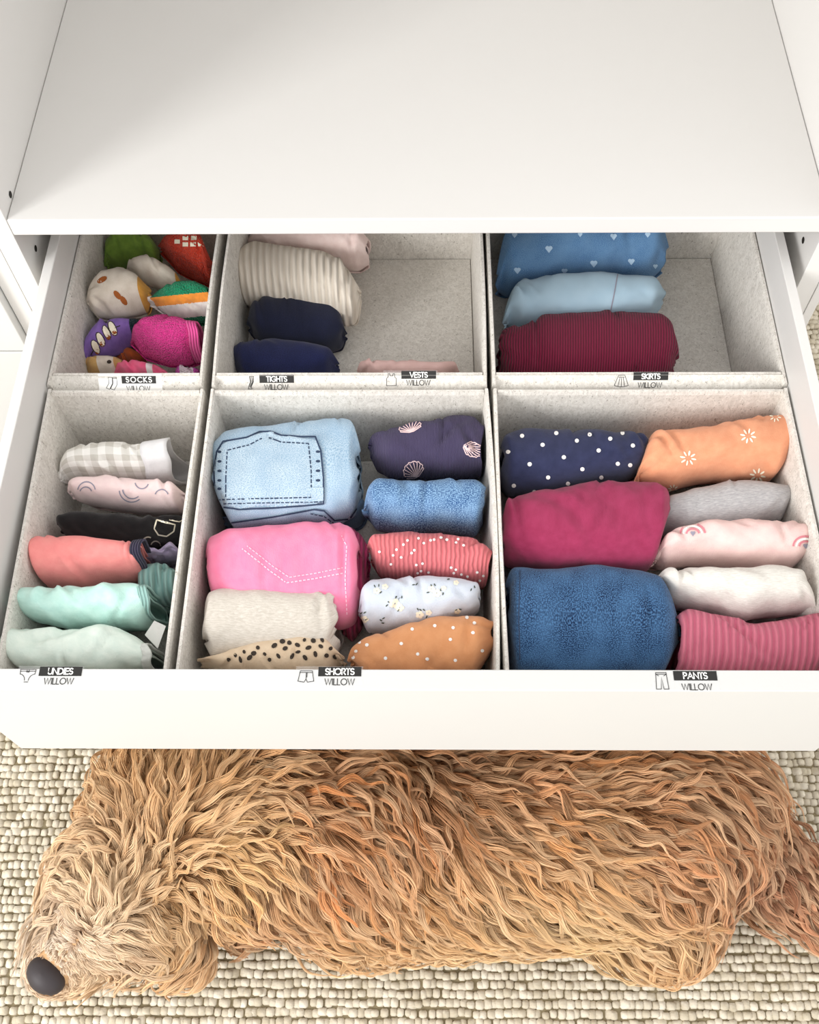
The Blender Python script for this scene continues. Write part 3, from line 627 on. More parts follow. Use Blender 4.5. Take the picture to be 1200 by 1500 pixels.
flo = garment('folded_shorts', 'pale blue shorts with small cream flowers', 'shorts', GS,
    [(526, 890), (530, 862), (545, 848), (580, 850), (630, 844), (670, 847), (700, 852), (703, 866)], [(526, 905), (536, 932), (580, 934), (640, 930), (690, 910), (703, 900)],
    fabric('pale_blue_cotton', (208, 215, 226), 'plain', (200, 208, 221)), b=3.3, zc=-14.0, seed=48, amp=.12, creases=((.48, 60, 75, 1.5, .2, .3),))
mb = MB()
for (x, y, sc_) in ((578, 884, 1.2), (552, 866, .8), (564, 860, .7), (640, 869, 1.0), (632, 863, .8), (615, 900, .9), (628, 897, .7), (534, 907, .9), (670, 895, .7), (668, 854, .6), (586, 890, .9), (650, 862, .6)):
    for k in range(5): fill_px(flo, mb, ell(x+4*sc_*math.cos(k*1.257), y+3.4*sc_*math.sin(k*1.257), 3.2*sc_, 2.8*sc_, 0, 8), 0, 1)
for (x, y) in ((567, 887), (570, 882), (580, 875), (585, 877), (589, 875), (584, 894), (549, 859), (555, 858), (558, 868), (627, 868), (632, 858), (637, 857), (646, 864), (649, 870), (612, 892), (616, 893), (621, 893), (625, 903), (606, 857), (610, 856), (530, 898), (535, 897), (537, 907), (558, 908), (561, 912), (562, 905), (668, 893), (674, 892), (690, 864), (695, 860), (657, 849)):
    fill_px(flo, mb, ell(x, y, 2.4, 1.0, (x*37+y*11) % 180, 6), 1, 1)
part(flo, mb, 'printed_flowers', [P_CREAM, P_OLIVE], True)
odot = garment('folded_shorts', 'tan orange shorts with white dots in the front right corner', 'shorts', GS,
    [(512, 965), (516, 950), (540, 932), (590, 918), (640, 904), (680, 900), (706, 906), (714, 912)], [(512, 975), (540, 1005), (620, 1012), (690, 1005), (722, 965)],
    fabric('tan_orange_cotton', (214, 152, 106), 'plain', (206, 142, 96)), b=3.3, zc=-13.8, seed=50, amp=.14, creases=((.93, 70, 10, 1.0, .25, .4),))
dots(odot, [(518, 963), (522, 954), (538, 945), (565, 964), (588, 943), (604, 922), (612, 958), (626, 965), (637, 917), (660, 937), (664, 920), (667, 967), (684, 905), (695, 913), (693, 927), (706, 953), (527, 941)], 2.6, P_WHITE)

# --- front right box: pants
GP = 'pants in the front right box'
nav = garment('rolled_pants', 'navy pants with white polka dots, rolled', 'pants', GP,
    [(733, 655), (736, 636), (780, 630), (840, 631), (905, 633), (935, 634), (950, 650)], [(733, 710), (745, 732), (800, 735), (870, 722), (920, 712), (940, 700), (950, 670)],
    fabric('navy_jersey', (46, 50, 80), 'plain', (38, 42, 70)), b=3.3, zc=-14.0, seed=60, amp=.12, creases=((.92, 70, 70, 2.0, .3, .4),))
dots(nav, [(745, 662), (765, 639), (795, 652), (776, 680), (815, 635), (845, 646), (826, 670), (853, 687), (803, 699), (877, 660), (864, 637), (894, 643), (905, 679), (881, 699), (912, 635), (927, 653), (923, 681), (753, 711), (783, 720), (832, 708), (737, 641)], 3.2, P_WHITE)
sun = garment('rolled_pants', 'orange peach pants printed with white sunbursts', 'pants', GP,
    [(930, 705), (938, 655), (952, 634), (1000, 630), (1060, 620), (1120, 611), (1142, 607), (1150, 640)], [(930, 708), (950, 722), (985, 724), (1040, 712), (1090, 710), (1135, 712), (1152, 690)],
    fabric('peach_jersey', (222, 156, 120), 'plain', (214, 144, 108)), b=3.3, zc=-13.9, seed=62, amp=.16, creases=((.12, 70, 55, 2.2, .25, .35), (.22, 75, 60, 2.4, .25, .3), (.7, 45, 20, 1.8, .25, .3)))
for (cx, cy, r_) in ((1008, 671, 11), (1096, 639, 11), (1110, 696, 11), (1136, 611, 8), (986, 716, 7)):
    mb = MB()
    for k in range(8):
        an = k*math.pi/4+.2; fill_px(sun, mb, ell(cx+r_*.75*math.cos(an), cy+r_*.65*math.sin(an), r_*.36, r_*.13, math.degrees(an), 8), 0, 1)
    part(sun, mb, 'printed_sunburst', P_CREAM)
grey = garment('rolled_pants', 'grey marl pants rolled behind the rainbow pair', 'pants', GP,
    [(960, 745), (975, 726), (1010, 716), (1060, 706), (1110, 707), (1150, 712), (1154, 730)], [(960, 790), (1000, 800), (1080, 795), (1140, 780), (1154, 760)],
    fabric('grey_marl', (186, 184, 184), 'heather', (160, 158, 160)), b=3.3, zc=-15.5, seed=64, amp=.1)
mag = garment('rolled_pants', 'large raspberry pink pants folded in the left column', 'pants', GP,
    [(734, 760), (737, 735), (780, 722), (840, 712), (900, 709), (950, 708), (972, 714), (977, 730)], [(734, 820), (745, 832), (800, 845), (870, 845), (920, 846), (958, 842), (977, 770)],
    fabric('raspberry_jersey', (154, 50, 86), 'plain', (142, 42, 76)), b=3.3, zc=-13.9, seed=66, amp=.16, n=2.7, creases=((.35, 80, 30, 2.5, .4, .25), (.08, 70, 80, 2, .3, .4), (.6, 80, 120, 2.6, .35, .22)))
rb_ = garment('rolled_pants', 'blush pink pants with small rainbow prints', 'pants', GP,
    [(957, 815), (966, 785), (985, 772), (1040, 763), (1100, 762), (1150, 765), (1180, 778), (1190, 795)], [(957, 825), (975, 838), (1030, 834), (1090, 842), (1160, 845), (1184, 825), (1190, 805)],
    fabric('blush_jersey', (232, 202, 196), 'plain', (226, 192, 188)), b=3.3, zc=-14.0, seed=68, amp=.15, creases=((.1, 70, 60, 1.8, .25, .35), (.5, 60, 40, 1.5, .3, .2)))
for (cx, cy, s_) in ((1015, 782, 1.0), (1180, 800, 1.0)):
    mb = MB()
    for k, (rr, m_) in enumerate(((18, 0), (13.5, 1), (9, 0))): stroke_px(rb_, mb, arc_px(cx, cy, rr*s_, 180, 355, 14, rr*.8*s_), 2.6, m_)
    for dx in (-1.6, 1.6): fill_px(rb_, mb, ell(cx+dx, cy-1.5, 2.2, 2.2, 0, 8), 2, 1)
    fill_px(rb_, mb, [(cx-3.6, cy-1), (cx+3.6, cy-1), (cx, cy+4)], 2, 1)
    part(rb_, mb, 'printed_rainbow', [P_ROSE, P_WHITE, P_GREY])
oden = garment('rolled_pants', 'dark blue denim jeans folded at the drawer front', 'pants', GP,
    [(742, 860), (748, 835), (800, 836), (870, 832), (930, 838), (962, 846), (980, 880), (994, 930)], [(742, 920), (752, 1000), (820, 1008), (900, 1008), (970, 1000), (994, 950)],
    fabric('dark_denim', (11, 34, 68), 'denim', (72, 112, 154), 1.1), b=3.3, zc=-13.8, seed=70, amp=.1, n=3.0)
mb = MB(); stroke_px(oden, mb, [(762, 836), (760, 900), (762, 966)], 1.6); mb.build('side_seam', P_NAVYTH, oden)
oatw = garment('rolled_pants', 'off white oatmeal pants rolled near the right wall', 'pants', GP,
    [(960, 846), (968, 832), (1000, 832), (1050, 834), (1110, 828), (1160, 834), (1182, 870), (1197, 900)], [(960, 862), (980, 888), (1030, 902), (1080, 915), (1130, 910), (1197, 904)],
    fabric('offwhite_jersey', (228, 225, 218), 'heather', (212, 208, 200)), b=3.3, zc=-13.6, seed=72, amp=.15, creases=((.12, 75, 80, 2, .3, .35), (.5, 60, 25, 2, .3, .2)))
prib = garment('rolled_pants', 'pink ribbed pants in the front right corner of the drawer', 'pants', GP,
    [(984, 905), (1000, 893), (1040, 900), (1085, 914), (1130, 912), (1175, 900), (1203, 896)], [(984, 1000), (1020, 1012), (1100, 1012), (1175, 1010), (1203, 1000)],
    fabric('pink_rib_knit', (210, 116, 136), 'rib', (186, 90, 113), 1.0), b=3.3, zc=-14.2, seed=74, amp=.12, creases=((.45, 80, 45, 2.4, .35, .4),))

# --- back left box: socks
GK = 'socks in the back left box'
def sock(label_, back, front, mats, b=2.4, ns=48, nth=36, **k): return garment('folded_socks', label_, 'socks', GK, back, front, mats, b=b, ns=ns, nth=nth, **k)
sock('olive green sock bundle in the back corner', [(155, 385), (160, 352), (180, 335), (205, 336), (228, 348), (235, 362)], [(155, 396), (165, 402), (200, 404), (230, 400), (235, 380)], fabric('olive_knit', (122, 152, 62), 'plain', (100, 130, 50)), b=3.0, seed=80, zoff=2.0, amp=.2, creases=((.72, 80, 90, 2, .25, .5),))
osk = sock('orange red fuzzy socks with cream square pattern', [(235, 358), (245, 345), (270, 338), (300, 342), (309, 370), (314, 385)], [(235, 372), (255, 402), (285, 418), (306, 424), (314, 400)], fabric('orange_terry', (232, 78, 48), 'terry', (206, 58, 36)), b=3.4, seed=82, zoff=2.0, amp=.12)
mb = MB()
for (x, y) in ((260, 354), (272, 358), (283, 358), (294, 358), (272, 349), (284, 349), (296, 351), (303, 362)): fill_px(osk, mb, [(x-4, y-3), (x+4, y-3), (x+4, y+3), (x-4, y+3)], 0, 1)
part(osk, mb, 'cream_squares', P_CREAM, True)
CREAMK = fabric('cream_sock_knit', (222, 212, 198), 'plain', (208, 196, 180)); MUST = fabric('mustard_knit', (204, 150, 68), 'plain', (186, 132, 54))
bs = sock('cream sock ball with mustard band and brown pattern', [(127, 440), (134, 425), (160, 400), (180, 391), (205, 400), (222, 425)], [(127, 448), (138, 470), (165, 474), (198, 466), (215, 460), (222, 440)], [CREAMK, MUST], b=2.9, seed=84, zoff=4.4, amp=.22, matfn=lambda u, ph, p: 1 if u > .84 else 0, creases=((.3, 45, 20, 1.5, .35, .6),))
garment('folded_cuff', None, None, None, [(186, 392), (194, 378), (220, 374), (245, 385), (262, 400), (266, 415)], [(186, 400), (205, 425), (235, 436), (256, 430), (266, 420)], [CREAMK, MUST], b=2.7, seed=85, zoff=4.0, amp=.22, parent=bs, ns=40, nth=36, matfn=lambda u, ph, p: 1 if u > .9 else 0)
mb = MB()
for (x, y, r_) in ((181, 440, 55), (172, 432, 50), (150, 410, -30), (134, 455, 70)): fill_px(bs, mb, ell(x, y, 8, 4, r_), 0, 2)
part(bs, mb, 'printed_motif', P_BROWN, True)
SG, SO, SW = fabric('green_terry', (32, 160, 112), 'terry', (20, 130, 90)), fabric('orange_stripe_knit', (240, 152, 62), 'plain'), fabric('white_knit', (240, 234, 228), 'plain')
def strip_fn(u, ph, p):
    if p is None: return 0
    q = (p[1]-412-(310-p[0])*.10)/58
    return 0 if q < .26 else 1 if q < .50 else 2 if q < .86 else 0
sock('green, orange and white striped socks beside the box wall', [(222, 432), (235, 425), (262, 412), (290, 412), (311, 420)], [(222, 450), (245, 470), (275, 478), (311, 478)], [SG, SO, SW], b=2.8, seed=86, zoff=4.2, amp=.06, rnd=2, ns=80, nth=150, turns=1.2, matfn=strip_fn, band=('l', .9, -.25, SW, 'sock_cuff'))
pur = sock('purple socks with black outlined cream pattern', [(125, 520), (130, 495), (150, 472), (180, 465), (206, 466), (212, 480)], [(125, 530), (140, 534), (175, 522), (200, 510), (212, 490)], [fabric('purple_knit', (134, 104, 176), 'plain', (116, 88, 160)), fabric('dark_teal_knit', (24, 64, 72), 'terry', (14, 40, 48))], b=2.5, seed=88, zoff=2.6, amp=.1, matfn=lambda u, ph, p: 1 if u > .80 else 0)
mb = MB()
for k, (x, y) in enumerate(((140, 508), (147, 497), (156, 487), (165, 481))):
    fill_px(pur, mb, ell(x, y, 4.6, 10.5, -25), 1, 2); fill_px(pur, mb, ell(x+2.5, y+7, 3.6, 4, -25), 2, 1)
for x, y in ((140, 508), (147, 497), (156, 487), (165, 481)):
    e_ = ell(x, y, 5, 11, -25, 14); stroke_px(pur, mb, e_+[e_[0]], 1.2, 0)
stroke_px(pur, mb, [(133, 520), (137, 513)], 1.4, 0); stroke_px(pur, mb, [(168, 480), (176, 477)], 1.4, 0)
for v in range(len(mb.v)):
    if mb.v[v]: p = np.array(mb.v[v]); d = CAM-p; mb.v[v] = tuple(p+d/np.linalg.norm(d)*.03*(v % 7)/7)
part(pur, mb, 'printed_motif', [P_BLACK, P_CREAM, P_BROWN], True)
HP = fabric('hot_pink_terry', (240, 72, 158), 'terry', (214, 46, 134), 1.3)
sock('hot pink fuzzy socks with ribbed cuff', [(192, 500), (200, 478), (220, 465), (250, 463), (272, 466), (290, 472)], [(192, 505), (205, 528), (240, 540), (270, 540), (286, 534)], HP, b=3.1, seed=90, zoff=3.6, amp=.06, turns=1.3, band=('r', 1.0, -.05, fabric('pink_rib_cuff', (244, 96, 168), 'rib', (226, 70, 146), 2.2), 'ribbed_cuff'))
sock('brown orange sock tucked under the purple pair', [(170, 522), (185, 510), (200, 508), (212, 520)], [(170, 530), (185, 545), (200, 545), (212, 535)], fabric('rust_knit', (176, 84, 40), 'plain'), b=2.2, seed=91, zoff=.6)
tan = sock('tan and cream socks with a small dark eye print', [(120, 540), (128, 528), (145, 521), (165, 520), (185, 526)], [(120, 552), (140, 568), (165, 568), (185, 560)], [fabric('tan_knit', (206, 168, 108), 'plain', (190, 150, 92)), CREAMK], b=2.6, seed=92, zoff=.8, amp=.12, matfn=lambda u, ph, p: 1 if .45 < u < .8 else 0)
mb = MB(); fill_px(tan, mb, ell(160, 530, 3.4, 2.6), 0, 1); mb.build('printed_eye', P_BLACK, tan)
sock('coral pink socks with a white stripe at the box front', [(170, 545), (178, 532), (200, 527), (225, 530), (245, 540), (252, 550)], [(170, 560), (190, 576), (225, 576), (252, 560)], [fabric('bubblegum_knit', (244, 96, 140), 'plain', (236, 120, 150)), P_WHITE], b=2.6, seed=94, zoff=.8, amp=.2, creases=((.35, 80, 60, 1.2, .25, .4),), matfn=lambda u, ph, p: 1 if .62 < u < .70 else 0)
sock('magenta and white fluffy socks in the front corner', [(254, 548), (262, 536), (278, 532), (294, 538), (300, 548)], [(254, 560), (268, 574), (290, 574), (300, 560)], [fabric('magenta_terry', (232, 96, 200), 'terry', (206, 70, 176)), fabric('white_terry', (246, 238, 240), 'terry', (236, 220, 230))], b=2.4, seed=96, zoff=.9, amp=.2, matfn=lambda u, ph, p: 1 if (.3 < u < .7) else 0)

# --- back middle box: tights and vests
GT = 'clothes in the back middle box'
garment('folded_tights', 'pale pink folded tights half hidden under the shelf', 'tights', GT, [(362, 352), (375, 332), (420, 325), (480, 325), (525, 330), (541, 352)], [(362, 372), (400, 392), (480, 398), (525, 402), (541, 392)],
    fabric('blush_knit', (238, 218, 212), 'plain', (228, 204, 198)), b=3.0, seed=101, amp=.14, zoff=1.2, creases=((.87, 60, 90, 3, .25, .4),))
garment('folded_tights', 'cream ribbed tights rolled in the left column', 'tights', GT, [(342, 415), (346, 385), (360, 362), (375, 357), (420, 361), (470, 371), (505, 382), (528, 420)], [(342, 432), (356, 452), (400, 462), (460, 470), (505, 482), (522, 478), (528, 440)],
    fabric('cream_rib_knit', (230, 220, 206), 'rib', (212, 200, 184), .8), b=3.5, seed=103, amp=.16, zoff=1.0, creases=((.9, 60, 80, 2, .3, .5),))
NV = fabric('navy_knit', (34, 38, 62), 'denim', (24, 27, 46), 1.2)
garment('folded_tights', 'navy tights rolled just in front of the cream pair', 'tights', GT, [(364, 470), (370, 448), (390, 434), (440, 432), (485, 440), (502, 460), (507, 485)], [(364, 490), (380, 515), (430, 522), (480, 522), (500, 515), (507, 500)],
    NV, b=3.0, seed=105, amp=.12, creases=((.15, 75, 80, 2, .25, .3),))
garment('folded_tights', 'navy tights rolled at the front of the box by its label', 'tights', GT, [(338, 530), (342, 510), (360, 500), (400, 497), (450, 503), (485, 508), (497, 530)], [(338, 550), (360, 575), (420, 582), (480, 575), (497, 550)],
    fabric('deep_navy_knit', (38, 44, 86), 'denim', (26, 30, 60), 1.2), b=3.1, seed=107, amp=.1)
garment('folded_vest', 'pale pink vest edge standing behind the front wall', 'vest', GT, [(524, 540), (526, 528), (545, 526), (590, 528), (640, 529), (668, 528), (672, 540)], [(524, 552), (545, 572), (600, 576), (650, 574), (672, 556)],
    fabric('rose_jersey', (226, 190, 184), 'plain', (218, 180, 174)), b=3.3, seed=109, amp=.06)

# --- back right box: skirts
GR = 'skirts in the back right box'
hd = garment('folded_skirt', 'blue chambray skirt printed with pale hearts', 'skirt', GR, [(728, 400), (735, 345), (760, 322), (820, 316), (900, 316), (955, 320), (974, 360)], [(728, 430), (745, 440), (820, 425), (900, 418), (955, 420), (974, 400)],
    fabric('heart_chambray', (66, 106, 150), 'denim', (112, 150, 186), 1.5), b=4.2, seed=111, amp=.16, creases=((.72, 70, 80, 3, .3, .35), (.55, 75, 95, 2.6, .3, .2)))
mb = MB(); PH = plain('print_pale_blue', (178, 204, 226), .9, .1)
for (x, y, s_) in ((804, 365, 1.2), (899, 347, 1.1), (870, 386, 1.2), (925, 383, 1.1), (758, 396, 1.1), (827, 397, 1), (949, 344, .9), (754, 345, .9), (960, 390, .8), (850, 344, .8)):
    for dx in (-1.9, 1.9): fill_px(hd, mb, ell(x+dx*s_, y-1.5*s_, 2.6*s_, 2.4*s_, 0, 8), 0, 1)
    fill_px(hd, mb, [(x-4.2*s_, y-.6*s_), (x+4.2*s_, y-.6*s_), (x, y+4.6*s_)], 0, 1)
part(hd, mb, 'printed_hearts', PH, True)
pd = garment('folded_skirt', 'pale washed denim skirt rolled between the blue and burgundy ones', 'skirt', GR, [(738, 470), (744, 430), (755, 412), (800, 405), (870, 400), (920, 402), (955, 408), (973, 425)], [(738, 480), (760, 492), (820, 490), (900, 486), (955, 478), (973, 450)],
    fabric('washed_denim', (176, 200, 214), 'denim', (158, 186, 204), 2.0), b=3.2, seed=113, amp=.12, zoff=.8, creases=((.08, 70, 60, 1.6, .3, .5),))
mb = MB(); stroke_px(pd, mb, [(905, 402), (900, 430), (894, 458)], 1.6); mb.build('side_seam', P_GREY, pd)
mr = garment('folded_skirt', 'burgundy corduroy skirt folded at the box front', 'skirt', GR, [(730, 500), (733, 486), (780, 478), (783, 466), (840, 464), (900, 461), (960, 466), (980, 480), (989, 520)], [(730, 550), (745, 580), (830, 590), (920, 590), (975, 580), (989, 550)],
    fabric('burgundy_corduroy', (134, 26, 62), 'cord', (92, 14, 42)), b=3.9, seed=115, amp=.1, n=2.9, creases=((.2, 75, 88, 4, .22, .4), (.62, 40, 70, 1.6, .3, .4)))

# ------------------------------------------------------------------ dog
def dog():
    z0 = -ZS
    def at_f(px, py, h): return at(px, py, z0+h)
    e = empty('dog', at_f(640, 1260, 0)); tag(e, 'apricot curly coated dog lying on the carpet under the drawer', 'dog')
    chains = [  # (pixel x, pixel y, height, radius) joints of each limb; the body is one surface grown round them
        [(262, 1195, 10, 9.3), (340, 1203, 11, 10.6), (450, 1210, 11.2, 11), (570, 1220, 11.2, 11), (700, 1220, 11.2, 11), (830, 1213, 11.2, 11), (940, 1208, 11, 10.8), (1012, 1195, 10, 8.8)],
        [(300, 1205, 11, 9.3), (232, 1235, 11.5, 8.0), (196, 1305, 11, 7.6)],                 # neck, skull
        [(196, 1305, 10.5, 7.2), (146, 1362, 8.5, 4.9), (96, 1402, 7.8, 4.0), (80, 1418, 8, 3.2)],       # muzzle
        [(385, 1255, 7, 6.2), (366, 1312, 5, 4.2), (354, 1350, 3.6, 3.0)],                        # folded near foreleg
        [(300, 1160, 6, 6.0), (225, 1170, 4, 3.8), (172, 1192, 3, 3.0)],                        # far foreleg under the ruff
        [(940, 1262, 8, 8.8), (965, 1322, 7, 6.2), (925, 1350, 4.2, 4.0), (880, 1352, 3.2, 3.2)],     # near hind thigh, hock, foot
        [(1010, 1200, 8, 7.6), (1085, 1240, 6, 5.6), (1150, 1295, 4.5, 4.2), (1225, 1345, 3.8, 3.6), (1270, 1355, 3.2, 3)],  # far hind leg stretched out
        [(500, 1305, 6, 6.5), (600, 1300, 6, 6.2), (800, 1280, 6.5, 6.3)],                        # belly
        [(225, 1285, 12, 4.0), (262, 1330, 9, 3.6), (268, 1385, 6, 3.0)], [(165, 1262, 11, 3.8), (128, 1290, 8.5, 3.0), (110, 1326, 6, 2.4)]]   # ears
    bm = bmesh.new()
    for ch in chains:
        pts = [(at_f(x, y, h), r) for x, y, h, r in ch]
        for (p, r), (q, s) in zip(pts, pts[1:]):
            n = max(2, int(np.linalg.norm(q-p)/(min(r, s)*.35)))
            for i in range(n+1):
                t = i/n; c = p+(q-p)*t
                bmesh.ops.create_icosphere(bm, subdivisions=2, radius=r+(s-r)*t, matrix=Matrix.Translation(c.tolist()))
    for v in bm.verts: v.co.z = max(v.co.z, z0+.35)
    me = bpy.data.meshes.new('tmp'); bm.to_mesh(me); bm.free(); t = bpy.data.objects.new('tmp', me); sc.collection.objects.link(t)
    md = t.modifiers.new('r', 'REMESH'); md.mode = 'VOXEL'; md.voxel_size = 1.0
    ms = t.modifiers.new('s', 'SMOOTH'); ms.iterations = 6; ms.factor = .6
    dg = bpy.context.evaluated_depsgraph_get(); ev = t.evaluated_get(dg); m2 = ev.to_mesh()
    V = np.empty(len(m2.vertices)*3, np.float64); m2.vertices.foreach_get('co', V); V = V.reshape(-1, 3)
    F = [list(p.vertices) for p in m2.polygons]; ev.to_mesh_clear(); bpy.data.objects.remove(t); bpy.data.meshes.remove(me)
    skin = plain('dog_undercoat', (188, 150, 110), .9, .1)
    body = obj('body', V, F, skin, e, True)
    bvh = BVHTree.FromPolygons([tuple(p) for p in V], F)
    # nose and eyes
    nz = at_f(68, 1429, 10.3); R = np.stack([np.array([.8, .6, 0]), np.array([-.6, .8, 0])])
    K, Lr = 20, 12; v = []
    for i in range(Lr+1):
        th = math.pi*i/Lr
        for k in range(K):
            ph = 2*math.pi*k/K; x, y, z = math.sin(th)*math.cos(ph), math.sin(th)*math.sin(ph), math.cos(th)
            # side axis runs across the muzzle, forward axis runs to the lower left
            sd, fw = np.array([.80, -.60, 0]), np.array([-.60, -.80, 0])
            for sg in (-1, 1):   # nostrils pressed in
                dd = (x-sg*.42)**2+(z+.05)**2
                if y > 0: y -= .28*math.exp(-dd/.03)
            v.append(nz+sd*x*2.3+fw*y*1.75+np.array([0, 0, 1])*z*1.7)
    f = [[i*K+k, i*K+(k+1) % K, (i+1)*K+(k+1) % K, (i+1)*K+k] for i in range(Lr) for k in range(K)]
    nm = plain('dog_nose_leather', (50, 44, 46), .55, .35); obj('nose', v, f, nm, e, True)
    em = plain('dog_eye', (24, 16, 12), .1, .6)
    for px, py, h in ((122, 1338, 14.0), (192, 1334, 14.0)):
        d = ray(px, py); hit = bvh.ray_cast(Vector(CAM), Vector(d))
        c = np.array(hit[0])-d*-.75 if hit[0] else at_f(px, py, h)
        bm = bmesh.new(); bmesh.ops.create_uvsphere(bm, u_segments=14, v_segments=10, radius=.95, matrix=Matrix.Translation(c.tolist()))
        bm.verts.index_update(); obj('eye', [q.co[:] for q in bm.verts], [[q.index for q in ff.verts] for ff in bm.faces], em, e, True); bm.free()
    # ---- coat: wavy locks combed over the body
    D = np.array([(150, 1130, -.5, -.8), (120, 1180, -1, -.25), (110, 1240, -1, .05), (200, 1140, -.3, -1), (300, 1115, .2, -1), (230, 1190, .1, -1), (400, 1165, 1, .05), (340, 1185, .9, -.25), (300, 1230, .9, -.4),
        (360, 1265, .85, .3), (250, 1255, .6, -.6), (330, 1300, .4, .9), (290, 1350, .15, 1), (262, 1410, -.15, 1), (150, 1300, -.25, -.9), (200, 1288, .5, -.8), (108, 1305, -.7, -.2), (90, 1330, -.5, .6),
        (150, 1385, .75, .6), (185, 1425, .4, 1), (110, 1420, .4, .9), (70, 1385, -.5, .3), (100, 1365, -.6, -.3), (128, 1378, .8, .2), (150, 1345, .5, -.6), (120, 1340, -.3, -.8), (215, 1355, .8, .7), (130, 1455, -.1, 1), (360, 1360, -.1, 1), (380, 1320, .1, 1), (500, 1130, .85, .1), (480, 1200, .75, .5), (460, 1300, .4, .9),
        (440, 1390, .2, 1), (600, 1180, .35, .8), (620, 1280, .5, .9), (620, 1380, .35, .95), (750, 1130, 1, .15), (760, 1220, .9, .5), (780, 1310, .7, .8), (780, 1390, .5, .9), (950, 1150, 1, .0), (950, 1230, .9, .35),
        (950, 1320, .7, .8), (980, 1400, .3, 1), (1080, 1200, .8, .5), (1080, 1300, .3, 1), (1150, 1250, .6, .7), (1180, 1320, .5, .8), (1250, 1340, .8, .4), (640, 1060, .8, -.4), (900, 1060, .9, -.3), (300, 1050, .2, -1)], float)
    Dn = D[:, 2:]/np.linalg.norm(D[:, 2:], axis=1)[:, None]
    def dirs(P):
        q = pix(P); w = 1/(((q[:, None, :]-D[None, :, :2])**2).sum(-1)+300)**1.8; d = (w[:, :, None]*Dn[None]).sum(1)/w.sum(1)[:, None]
        return np.stack([d[:, 0], -d[:, 1], np.zeros(len(d))], 1)
    tri = np.array([[f_[0], f_[i], f_[i+1]] for f_ in F for i in range(1, len(f_)-1)])
    A, B, C = V[tri[:, 0]], V[tri[:, 1]], V[tri[:, 2]]; cr = np.cross(B-A, C-A); ar = np.linalg.norm(cr, axis=1)/2; nr = cr/np.maximum(ar*2, 1e-9)[:, None]
    NL = 9600; wgt = ar*np.clip(nr[:, 2]+.55, 0, .8); cen = (A+B+C)/3; wgt = wgt*np.where(np.linalg.norm(cen-nz, axis=1) < 2.35, 0, 1)
    pcen = pix(cen); wgt = wgt*np.where(pcen[:, 0] < 330, 1.5, 1.0)*np.where(np.hypot(pcen[:, 0]-115, pcen[:, 1]-1388) < 70, 2.2, 1.0)*np.where(np.hypot(pcen[:, 0]-165, pcen[:, 1]-1338) < 50, 1.6, 1.0)
    tI = rng.choice(len(tri), NL, p=wgt/wgt.sum()); r1, r2 = rng.random(NL), rng.random(NL); sq = np.sqrt(r1)
    Rt = A[tI]*(1-sq)[:, None]+B[tI]*(sq*(1-r2))[:, None]+C[tI]*(sq*r2)[:, None]; Nt = nr[tI]
    px = pix(Rt); pxn = px.copy()
    # length by region
    Lk = np.full(NL, 6.8); hx, hy = px[:, 0], px[:, 1]
    muz = np.hypot(hx-110, hy-1390) < 60; Lk[muz] = 2.6; head = (np.hypot(hx-180, hy-1310) < 75) & ~muz; Lk[head] = 4.2
    Lk[np.hypot(hx-140, hy-1440) < 48] = 4.4; ear = (np.hypot(hx-265, hy-1370) < 60); Lk[ear] = 5.8; Lk[(hx > 1090)] = 4.2; Lk[(np.hypot(hx-360, hy-1365) < 40)] = 3.0
    dn = np.linalg.norm(Rt-nz, axis=1); Lk *= np.clip((dn-.6)/7, .36, 1)
    Lk *= rng.uniform(.7, 1.2, NL)
    NP = 11; cur = Rt.copy(); nrm = Nt.copy(); path = [cur.copy()]; hmax = None; nrs = [nrm.copy()]; dpth = []
    jit = rng.normal(0, .2, (NL, 2)); hmax = (.25+2.3*rng.random(NL)**1.6)*np.clip(Lk/5.5, .3, 1.1)*np.clip((dn-1)/8, .15, 1)
    q = Rt.copy()
    for k in range(1, NP):
        d = dirs(q); d[:, :2] += jit; d = d-nrm*(d*nrm).sum(1)[:, None]; d /= np.maximum(np.linalg.norm(d, axis=1), .15)[:, None]
        dpth.append(d); qn = q+d*(Lk/(NP-1))[:, None]
        for i in range(NL):
            h = bvh.find_nearest(Vector(qn[i])); qn[i] = .35*qn[i]+.65*np.array(h[0]); nrm[i] = .6*nrm[i]+.4*np.array(h[1])
        nrm /= np.linalg.norm(nrm, axis=1)[:, None]; q = qn; path.append(q.copy()); nrs.append(nrm.copy())
    dpth.append(dpth[-1]); path = np.array(path); nrs = np.array(nrs); dpth = np.array(dpth)    # NP, NL, 3
    side = np.cross(nrs, dpth); tt = np.linspace(0, 1, NP)
    lift = (np.sin(np.clip(tt*1.6, 0, 1)*math.pi/2))[:, None]*hmax[None]
    wv = rng.uniform(3.2, 5.4, NL); ph = rng.uniform(0, 6.28, NL); am = rng.uniform(.12, .48, NL)*np.clip(Lk/5, .25, 1)
    s_ = tt[:, None]*Lk[None]; env = np.clip(tt*2.5, 0, 1)[:, None]
    wob = np.sin(s_/wv*6.28+ph)*am*env; wob2 = np.cos(s_/wv*6.28+ph)*am*.75*env
    cl = path+nrs*(lift+wob2)[:, :, None]+side*wob[:, :, None]
    NS = 20; ang = rng.uniform(0, 6.28, (NL, NS)); rad = np.sqrt(rng.random((NL, NS)))*.6*rng.uniform(.6, 1.15, (NL, 1)); lenf = rng.uniform(.72, 1.05, (NL, NS))
    prof = (.55+.45*np.sin(tt*math.pi))*(1.0-.8*tt**2)
    off1 = rad*np.cos(ang); off2 = rad*np.sin(ang)*.5
    pos = np.empty((NL, NS, NP, 3), np.float32)
